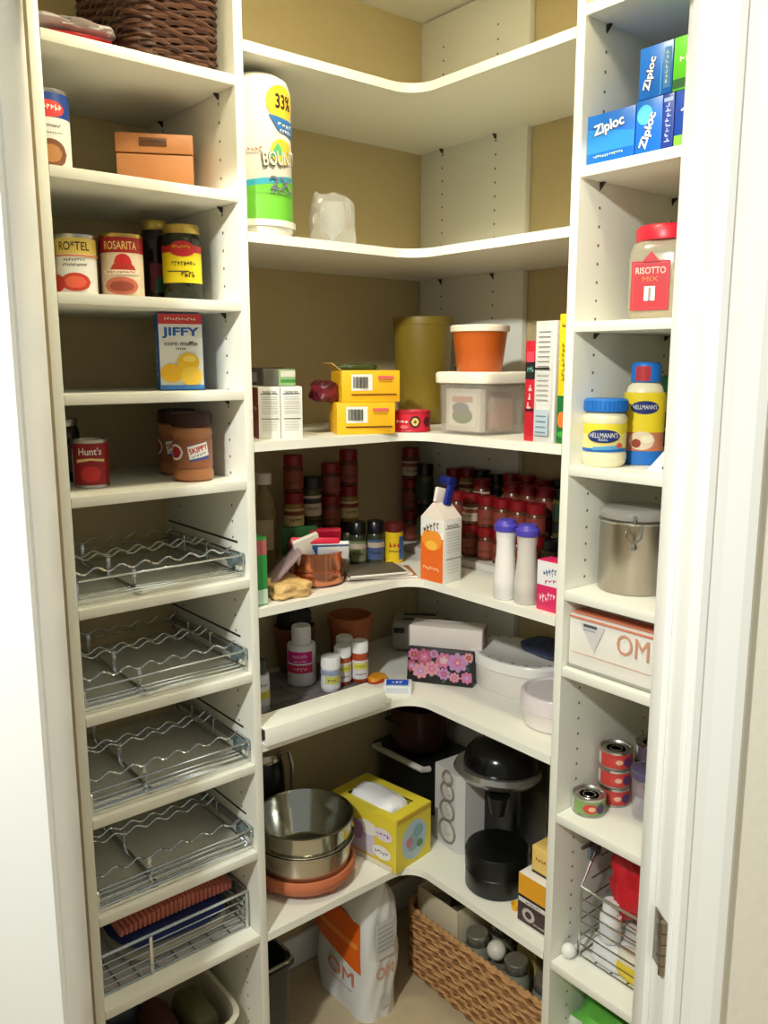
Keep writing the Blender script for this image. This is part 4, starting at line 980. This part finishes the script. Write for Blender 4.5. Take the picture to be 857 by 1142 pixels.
bagproj(mb,'F',[('p',-.004,.228,.190,.15,ORG,[(-.5,-.35),(.5,-.60),(.5,.30),(-.5,.55)]),('p',.0,.215,.17,.02,M((244,150,60),.4),[(-.5,-.3),(.5,-.6),(.5,.1),(-.5,.5)]),('t',.015,.110,.105,.040,M((210,130,100),.4),'OM'),('t',.02,.075,.085,.010,M((180,160,150),.4),'organic mills')])
bagproj(mb,'R',[('t',.0,.135,.055,.032,M((206,140,110),.4),'OM'),('r',.0,.225,.06,.10,M((206,206,204),.4))]+[('r',0,.26-.012*k,.05,.003,M((160,160,160),.4)) for k in range(6)]+[('r',.0,.05,.035,.03,M((200,200,200),.4))])
mb.build('printed_panel',t)
mb=MB(); mb.box((0,0,bh+.010),(bw*.95,.008,.028),BAGM,.003); mb.build('folded_top',t)
# basket with contents
wa=M((198,150,98),.6,noise=.45,nscale=60); wb=M((140,96,58),.6,noise=.3,nscale=80)
wicker('wicker_basket','long light brown wicker basket on the floor below the lowest corner shelf',(-.132,-.450,.001),-PI/2,(.50,.215,.185),wa,wb,26)
def openbox(name,label,cat,loc,rz,size,m):
    w,d,h=size; mb=MB(); 
    for c,dd in (((0,-d/2+.002,h/2),(w,.004,h)),((0,d/2-.002,h/2),(w,.004,h)),((-w/2+.002,0,h/2),(.004,d-.008,h)),((w/2-.002,0,h/2),(.004,d-.008,h)),((0,0,.002),(w-.008,d-.008,.003))): mb.box(c,dd,m,.0006)
    o=mb.build(name); tag(o,label,cat,loc,rz); return o
openbox('cardboard_tray','beige open box standing in the left end of the long basket','box',(-.132,-.300,.010),-PI/2,(.150,.165,.235),M((206,194,166),.6))
for i,(x,y,r,h) in enumerate([(-.170,-.265,.032,.19),(-.100,-.270,.030,.20),(-.165,-.335,.031,.19),(-.098,-.340,.032,.19)]):
    glassjar('glass_jar',['dusty olive jar at the left front of the beige box','dusty olive jar at the left back of the beige box','dusty olive jar at the right front of the beige box','dusty olive jar at the right back of the beige box'][i],(x,y,.0140),r,h,M((96,98,76),.25),M((110,108,84),.4),None,group='jars in the beige box')
for i,(x,y,r,h,lab) in enumerate([(-.185,-.418,.034,.195,'clear glass jar just right of the beige box'),(-.180,-.545,.034,.190,'clear glass jar in the middle of the long basket'),(-.175,-.635,.034,.190,'clear glass jar at the right end of the long basket'),(-.105,-.43,.032,.19,'clear glass jar at the back of the long basket')]):
    t=thing('glass_jar',lab,'jar',(x,y,.008),0,'clear jars in the long basket')
    MB().lathe([(.001,.0005),(r-.003,.0005),(r,.004),(r,h*.78),(r*.8,h*.86),(.001,h*.87)],M((150,156,138),.08,alpha=.85)).build('jar_body',t)
    MB().lathe([(r*.82,h*.85),(r*.86,h*.86),(r*.86,h*.98),(r*.8,h),(.001,h)],M((190,190,180),.2,metal=.8)).build('lid',t)
mb=MB(); mb.lathe([(.001,0)]+[(.024*math.sin(a),.024-.024*math.cos(a)) for a in [PI*k/14 for k in range(1,14)]]+[(.001,.048)],M((232,226,212),.4)); tag(mb.build('white_ball'),'white round ball among the jars in the long basket','ball',(-.185,-.484,.165),0)
blob('napkin_bundle','grey bundle under the white ball filling the long basket','cloth',(-.176,-.480,.008),(.07,.06,.155),[M((110,108,96),.7)],seed=57,crumple=.05)
mb=MB(); mb.box((0,0,.10),(.022,.15,.20),M((34,56,110),.5),.002); mb.box((.0015,0,.10),(.02,.146,.196),M((230,226,214),.7)); tag(mb.build('cookbook'),'blue book standing at the back right of the long basket','book',(-.062,-.55,.008),0)
box_thing('brown_box','brown carton at the right back of the long basket','box',(-.125,-.640,.008),-PI/2,(.06,.05,.20),M((120,84,62),.55),{'F':[('r',.03,.16,.04,.03,M((170,140,110),.5))]})
mb=MB(); mb.box((0,0,.09),(.03,.06,.19),M((196,176,110),.5),.002); tag(mb.build('pasta_box'),'pale yellow packet beside the blue book in the long basket','packet',(-.105,-.525,.008),.0)
# dark bin at left of the floor
t=thing('waste_bin','dark charcoal bin with steel rim on the floor beside the left tower','bin',(-.706,-.185,0),0)
mb=MB(); openbin(mb,.050,.105,.285,M((44,46,48),.35),p=7); mb.build('bin_body',t)
mb=MB(); pts=[]
for k in range(64):
    a=2*PI*k/64; c,s=math.cos(a),math.sin(a); q=(abs(c)**7+abs(s)**7)**(-1/7); pts.append((.053*c*q,.108*s*q,.287))
mb.tube(pts,.004,CHROME,closed=True); mb.build('rim',t)

# =================================================================== RIGHT TOWER
z=zR[1]
ZB=M((14,100,200),.35)
def bagbox(label,loc,size,front,extra=None,group='zipper bag boxes on the right tower',mat=ZB):
    o=box_thing('zipper_bag_box',label,'box',loc,-PI/2,size,mat,front,group=group); return o
def ziptext(u,v,w,h,rot=0): return [('t',u-.0012,v-.0015,w,h,M((10,30,90),.4),'Ziploc',rot),('t',u,v,w,h,M((240,242,246),.4),'Ziploc',rot)]
bagbox('leftmost blue zipper bag box, lying beside the tower side panel',(-.262,-.834,z),(.095,.165,.082),{'F':[('p',.048,.040,.093,.04,M((40,130,214),.35),[(-.5,-.5),(.5,-.5),(.5,.1),(-.5,.5)])]+ziptext(.044,.058,.060,.022,.16)+[('t',.045,.014,.060,.006,M((190,220,160),.4),'SANDWICH BAGS')]})
bagbox('lower blue zipper bag box with vertical lettering, under the tall one',(-.262,-.907,z),(.048,.165,.085),{'F':[('e',.016,.062,.028,.03,M((90,190,226),.35))]+ziptext(.024,.036,.056,.018,1.25)})
bagbox('narrow indigo zipper bag box between two bag boxes on the shelf',(-.262,-.9415,z),(.020,.165,.085),{'F':[('t',.010,.042,.060,.010,M((160,176,214),.4),'QUART 20',PI/2),('r',.010,.076,.016,.006,M((150,170,210),.4))]},mat=M((30,56,140),.35))
bagbox('upper blue zipper bag box standing on the indigo and blue ones',(-.262,-.915,z+.0855),(.060,.165,.078),{'F':[('r',.040,.039,.0015,.076,M((90,170,226),.35)),('r',.051,.039,.012,.06,M((60,120,180),.35))]+ziptext(.021,.036,.050,.016,1.35)+[('t',.051,.04,.05,.007,M((180,200,190),.4),'FREEZER',PI/2)]})
bagbox('bright green zipper bag box at the top right of the bag boxes',(-.262,-.972,z+.0855),(.052,.165,.078),{'F':[('r',.026,.01,.050,.014,M((20,90,40),.4)),('t',.03,.045,.04,.014,PAPERW,'BAGS')]},mat=M((90,190,40),.4))
bagbox('dark blue zipper bag box with green foot, under the green one',(-.262,-.987,z),(.068,.165,.085),{'F':[('r',.034,.010,.066,.018,M((120,190,60),.4))]+ziptext(.034,.058,.045,.018,.5)},mat=M((14,60,150),.4))
# R2: red lidded jar
z=zR[2]
t=thing('mix_jar','square clear jar of rice mix with bright red lid and red label','jar',(-.245,-.890,z),-1.2)
mb=MB(); mb.lathe([(.90,.0005),(.97,.005),(1.0,.02),(1.0,.110),(.92,.128),(.80,.134),(.001,.135)],M((190,182,160),.12,alpha=.5),sx=.058,sy=.055,power=4,seg=48); mb.build('jar_body',t)
mb=MB(); mb.lathe([(.86,.003),(.94,.006),(.95,.085),(.001,.088)],M((206,184,140),.8,noise=.35,nscale=150),sx=.054,sy=.054,power=4,seg=48); mb.build('dry_mix',t)
MB().lathe([(.045,.134),(.052,.135),(.053,.155),(.049,.160),(.001,.161)],M((206,30,52),.35)).build('lid',t)
w=.064; mb=MB(); face_deco(mb,'F',.1,.111,.16,[('r',.036,.058,w,.082,M((180,26,36),.45)),('r',.036,.058,w-.006,.076,M((206,60,64),.45)),('r',.036,.058,w-.009,.073,M((180,26,36),.45)),('t',.036,.083,.050,.011,M((230,190,180),.45),'RISOTTO'),('t',.036,.069,.026,.008,M((214,120,60),.45),'MIX'),('r',.036,.045,.018,.024,PAPERW),('r',.036,.044,.004,.022,M((150,140,140),.5)),('p',.036,.106,.03,.018,M((180,26,36),.45),[(-.5,-.5),(.5,-.5),(0,.5)])]); mb.build('label',t)
# R3: mayo etc
z=zR[3]
CY=M((236,226,190),.3); BL=M((30,110,196),.4)
t=thing('mayonnaise_jar','short round mayonnaise jar with blue lid and yellow-blue label','jar',(-.306,-.822,z),-1.0)
r=.0395
MB().lathe([(.001,.0005),(r-.006,.0005),(r-.001,.008),(r,.022),(r-.002,.028),(r-.002,.078),(r,.086),(r-.004,.095),(r-.01,.099),(.001,.1)],CY).build('jar_body',t)
mb=MB().lathe([(r-.004,.0985),(r-.001,.0995),(r-.001,.119),(r-.004,.122),(.001,.122)],BL)
for k in range(32):
    a=k*2*PI/32; mb.tube([((r-.001)*math.cos(a),(r-.001)*math.sin(a),.101),((r-.001)*math.cos(a),(r-.001)*math.sin(a),.117)],.0008,BL,seg=4)
mb.build('lid',t)
mb=MB(); cyl_deco(mb,r-.0018,[('b',.028,.078,M((238,226,150),.4),-1.5,1.5),('b',.060,.078,M((232,214,60),.4),-1.5,1.5),('b',.028,.034,BL,-1.5,1.5),('e',0,.056,.064,.028,M((236,214,80),.4)),('e',0,.056,.060,.024,M((24,44,110),.4)),('t',0,.058,.050,.009,PAPERW,"HELLMANN'S"),('t',0,.050,.016,.004,M((190,200,220),.4),'REAL'),('p',.2,.036,.05,.010,M((90,160,210),.4),[(-.5,-.5),(.5,-.2),(.5,.5),(-.5,.1)]),('e',.75,.040,.014,.010,M((206,90,60),.4))]); mb.build('label',t)
t=thing('squeeze_bottle','tall yellow squeeze bottle with blue cap behind the mayonnaise jar','bottle',(-.230,-.852,z),-.95)
MB().lathe([(.001,.0005),(.030,.0005),(.034,.004),(.035,.018),(.0335,.04),(.036,.095),(.0355,.125),(.030,.143),(.020,.152),(.001,.153)],CY,sy=.72).build('bottle_body',t)
MB().lathe([(.022,.150),(.0265,.151),(.0265,.180),(.022,.186),(.001,.187)],BL,sy=.8).build('cap',t)
mb=MB(); S_=.72
mb.arc(.0375,-1.5,1.5,.0010,.026,BL,sy=S_,r2=.0355); mb.arc(.0362,-1.5,1.5,.026,.060,M((196,120,90),.4),sy=S_); mb.arc(.0368,-1.5,1.5,.060,.132,M((232,206,40),.4),sy=S_)
mb.arc(.0335,-.9,.35,.153,.180,M((190,40,40),.4),sy=.80,r2=.0310) if False else None
vs,fs=text_geo("HELLMANN'S")
def wrap(vs,fs,m,a0,z0,w,h,r,sy):
    if len(fs)==1: vs,fs=slice_poly(vs,.08)
    mb.add([(r*math.sin(a0+x*w/r),-r*math.cos(a0+x*w/r)*sy,z0+y*h) for x,y in vs],fs,m)
wrap(ell(),[list(range(20))],M((24,44,110),.4),0,.105,.054,.024,.0374,S_); wrap(vs,fs,PAPERW,0,.106,.044,.008,.0378,S_)
wrap(ell(),[list(range(20))],M((226,206,180),.4),-.1,.045,.050,.034,.0370,S_); wrap(ell(),[list(range(20))],M((150,60,40),.4),-.35,.040,.018,.016,.0374,S_); wrap(ell(),[list(range(20))],M((236,226,200),.4),.2,.048,.024,.014,.0374,S_)
mb.build('label',t)
mb=MB(); mb.arc(.0268,-.75,.25,.1525,.179,M((180,44,50),.4),sy=.8); mb.build('cap_seal',t)
jar('parmesan_canister','tall shaker with green lid and dark label at the right of the squeeze bottle','canister',(-.148,-.872,z),[(.001,.0005),(.031,.0005),(.033,.004),(.033,.125),(.001,.126)],M((214,204,150),.4),[(.031,.125),(.034,.126),(.034,.158),(.030,.162),(.001,.163)],M((24,130,70),.4),[('b',.03,.095,M((40,80,60),.4),-1.6,1.6),('b',.05,.072,M((24,30,70),.4),-1.6,1.6),('t',-.3,.06,.04,.013,PAPERW,'100%')],r=.033,rz=-1.0,body='canister_body')
t=thing('bag_clip','white cone-shaped bag clip with black markings, at the front edge','clip',(-.318,-.952,z),-1.1)
mb=MB(); mb.prism([(-.026,-.012),(.026,-.012),(.026,.012),(-.026,.012)],.0005,.004,PAPERW)
mb.add([(-.026,-.012,.004),(.026,-.012,.004),(.026,.012,.004),(-.026,.012,.004),(.008,-.006,.048),(.020,-.006,.048),(.020,.006,.048),(.008,.006,.048)],[[0,1,5,4],[1,2,6,5],[2,3,7,6],[3,0,4,7],[4,5,6,7]],M((226,226,226),.35)); mb.build('clip_body',t)
mb=MB(); mb.add([(-.002,-.0128,.008),(.022,-.0128,.008),(.021,-.0088,.034),(.010,-.0088,.034)],[[0,1,2,3]],M((40,46,80),.4)); mb.build('marking',t)
# R4 canister
z=zR[4]
t=thing('steel_canister','large brushed steel canister with clear lid and clamp','canister',(-.246,-.856,z),-1.0)
BS=M((176,168,156),.3,metal=1.0); r=.064
MB().lathe([(.001,.0005),(r-.003,.0005),(r,.004),(r,.128),(r+.0015,.130),(r+.0015,.136),(r-.001,.138),(.001,.138)],BS,seg=48).build('canister_body',t)
MB().lathe([(r-.002,.138),(r+.001,.139),(r+.002,.147),(r-.003,.155),(r-.012,.158),(.001,.159)],M((196,190,182),.08,alpha=.6),seg=48).build('lid',t)
mb=MB(); pts=[((r+.003)*math.cos(a),(r+.003)*math.sin(a),.1335) for a in [k*2*PI/40 for k in range(40)]]; mb.tube(pts,.0018,CHROME,closed=True)
mb.tube([(-.014,-r-.002,.133),(-.012,-r-.009,.110),(0,-r-.011,.100),(.012,-r-.009,.110),(.014,-r-.002,.133)],.0018,CHROME); mb.tube([(0,-r-.004,.134),(0,-r-.006,.150)],.003,CHROME)
mb.lathe([(.001,.096),(.005,.098),(.006,.103),(.004,.108),(.001,.109)],CHROME,c=(0,-r-.012,-.008),seg=14); mb.build('clamp',t)
# R5 big white box
z=zR[5]
t=thing('flour_box','long low white box with orange top edge, filling the shelf below the canister','box',(-.225,-.949,z),-PI/2)
w,d,h=.318,.238,.105
mb=MB(); mb.box((0,0,h/2),(w,d,h),M((232,228,220),.45),.0015)
mb.box((0,0,.004),(w+.004,d+.004,.006),M((150,150,140),.5),.001)
face_deco(mb,'F',w,d+.004,h,[('p',.052,.068,.055,.05,M((208,204,206),.45),[(-.5,.5),(.5,.5),(.1,-.5)]),('r',.048,.090,.030,.006,M((90,90,96),.45)),('r',.046,.082,.028,.003,M((160,160,166),.45)),('r',.159,.034,.300,.0015,M((220,180,160),.45)),('t',.140,.074,.066,.038,M((206,150,124),.45),'OM'),('r',.159,.102,.316,.004,M((226,140,110),.45))])
mb.build('carton',t)
mb=MB(); mb.T=Matrix.Translation((0,-d/2,h))@Matrix.Rotation(-.10,4,'X'); mb.box((0,.09,.004),(w,.17,.002),M((226,134,100),.45)); mb.T=Matrix.Identity(4); mb.build('top_flap',t)
# R6 tuna cans
z=zR[6]
def tuna(label,loc,body,rz=-1.0):
    return can('tuna_can',label,'can',loc,.033,.0385,[('b',.005,.0335,body),('r',-1.35,.019,.022,.026,M((206,200,196),.45)),('e',.15,.019,.030,.020,M((200,70,66),.4)),('e',.25,.019,.016,.010,M((230,180,150),.4)),('e',.8,.019,.02,.02,M((80,50,100),.4))],rz=rz,group='tuna cans on the right tower',body=body)
TB=M((196,62,56),.4)
for k,lab in enumerate(('bottom can of the three-high red tuna stack','middle can of the three-high red tuna stack','top can of the three-high red tuna stack')): tuna(lab,(-.226,-.826,z+.0388*k),TB)
tuna('single green-labelled tuna can in front of the red stack',(-.298,-.818,z),M((130,160,96),.4))
for k,lab in enumerate(('bottom can of the partly hidden stack on the right','upper can of the partly hidden stack on the right')): tuna(lab,(-.150,-.860,z+.0388*k),M((150,60,64),.4))
tuna('topmost can of the partly hidden stack on the right',(-.150,-.860,z+.0776),M((90,80,90),.4))
t=thing('drinking_glass','clear glass with mauve tint at the right of the tuna cans','glass',(-.232,-.905,z),0)
MB().lathe([(.001,.0005),(.026,.0005),(.028,.004),(.033,.10),(.0315,.10),(.027,.008),(.001,.006)],M((206,200,210),.05,alpha=.16)).build('glass_body',t)
MB().lathe([(.0325,.085),(.0335,.086),(.0336,.098),(.0325,.099)],M((90,80,110),.3)).build('rim_band',t)
# wire basket R7
z=zR[7]
wire_basket('wire_basket','tall scoop-front chrome wire basket in the lower right tower',(-.185,-.962,z),-PI/2,.300,.235,.238,.155,nw=7,posts=(-.5,.5))
blob('red_bag','crumpled bright red bag in the right wire basket','bag',(-.215,-.905,z+.098),(.12,.12,.155),[M((206,30,44),.35),M((200,26,40),.35),M((190,24,38),.35)],seed=61,crumple=.3,fr=3.0)
blob('snack_bag','cream and yellow snack bag beside the red bag','bag',(-.262,-.985,z+.075),(.08,.09,.14),[M((232,206,120),.4)],seed=62,crumple=.1)
blob('snack_bag','large plain packet lying at the bottom of the right basket','bag',(-.180,-.960,z+.006),(.17,.20,.098),[M((216,214,208),.4),M((196,196,190),.4)],seed=63,crumple=.08)
pill('salt_bottle','small white bottle standing in the right wire basket',(-.278,-.868,z+.058),.0215,.085,M((230,230,228),.35),M((224,224,222),.4),[('b',.02,.04,M((210,210,214),.4),-1.2,1.2)],sh=.62,lr=.75)
blob('white_pouch','white pouch under the small bottle in the right basket','bag',(-.274,-.872,z+.006),(.055,.075,.056),[M((222,222,224),.4)],seed=64,crumple=.08)
blob('yellow_packet','yellow and white packet at the bottom front of the right basket','packet',(-.278,-.935,z+.006),(.045,.10,.062),[M((230,200,40),.4),M((222,216,196),.4)],seed=65,crumple=.1)
mb=MB(); mb.lathe([(.001,0)]+[(.015*math.sin(a),.015-.015*math.cos(a)) for a in [PI*k/12 for k in range(1,12)]]+[(.001,.030)],M((232,230,226),.4)); tag(mb.build('white_ball'),'small white ball beside the post of the right wire basket','ball',(-.322,-.802,z+.0003),0)
# bottom right green bag
t=blob('salad_bag','green and white plastic bag on the bottom shelf of the right tower','bag',(-.235,-.885,.0985),(.20,.20,.235),[M((206,214,196),.4),M((120,180,90),.4),M((214,222,206),.4),M((104,186,74),.35)],seed=71,crumple=.25)

# ------------------------------------------------------------------ light
w=bpy.data.worlds.new('world'); bpy.context.scene.world=w; w.use_nodes=True
w.node_tree.nodes['Background'].inputs[0].default_value=(.98,1.0,.93,1); w.node_tree.nodes['Background'].inputs[1].default_value=.15
def area(name,loc,target,size,power,col=(1,.9,.75)):
    l=bpy.data.lights.new(name,'AREA'); l.shape='DISK'; l.size=size; l.energy=power; l.color=col
    o=bpy.data.objects.new(name,l); C.objects.link(o); o.location=loc
    o.rotation_euler=(Vector(target)-Vector(loc)).to_track_quat('-Z','Y').to_euler(); return o
area('casing_fill_light',(-1.50,-1.70,2.58),(-.8,-.8,.8),.12,13.5,(.98,1,.93))
area('casing_fill_light',(-2.25,-1.40,2.50),(-.6,-1.0,1.1),.12,21,(.98,1,.94))
area('casing_fill_light',(.25,-2.3,2.5),(-.5,-1.3,1.3),.14,7,(.98,1,.96))  # added unseen fill light to brighten the right door casing and wall
area('pantry_ceiling_lamp',(-.80,-.80,2.46),(-.80,-.80,0),.18,5.8,(1,.92,.66))

# ------------------------------------------------------------------ camera
cam=bpy.data.cameras.new('camera'); co=bpy.data.objects.new('camera',cam); C.objects.link(co); bpy.context.scene.camera=co
yaw,pit,rol=.693037,.174658,-.001006
f=Vector((math.sin(yaw)*math.cos(pit),math.cos(yaw)*math.cos(pit),-math.sin(pit))); r=Vector((math.cos(yaw),-math.sin(yaw),0)); u=r.cross(f)
r2=r*math.cos(rol)+u*math.sin(rol); u2=-r*math.sin(rol)+u*math.cos(rol)
mt=Matrix((( r2.x,u2.x,-f.x,-1.5886),(r2.y,u2.y,-f.y,-1.7378),(r2.z,u2.z,-f.z,1.62384),(0,0,0,1)))
co.matrix_world=mt
cam.sensor_fit='VERTICAL'; cam.sensor_height=36; cam.lens=36*934.06/1142; cam.clip_start=.02
sc=bpy.context.scene
sc.view_settings.view_transform='Standard'; sc.view_settings.look='None'; sc.view_settings.gamma=1; sc.view_settings.use_curve_mapping=False
sc.view_settings.exposure=1.0
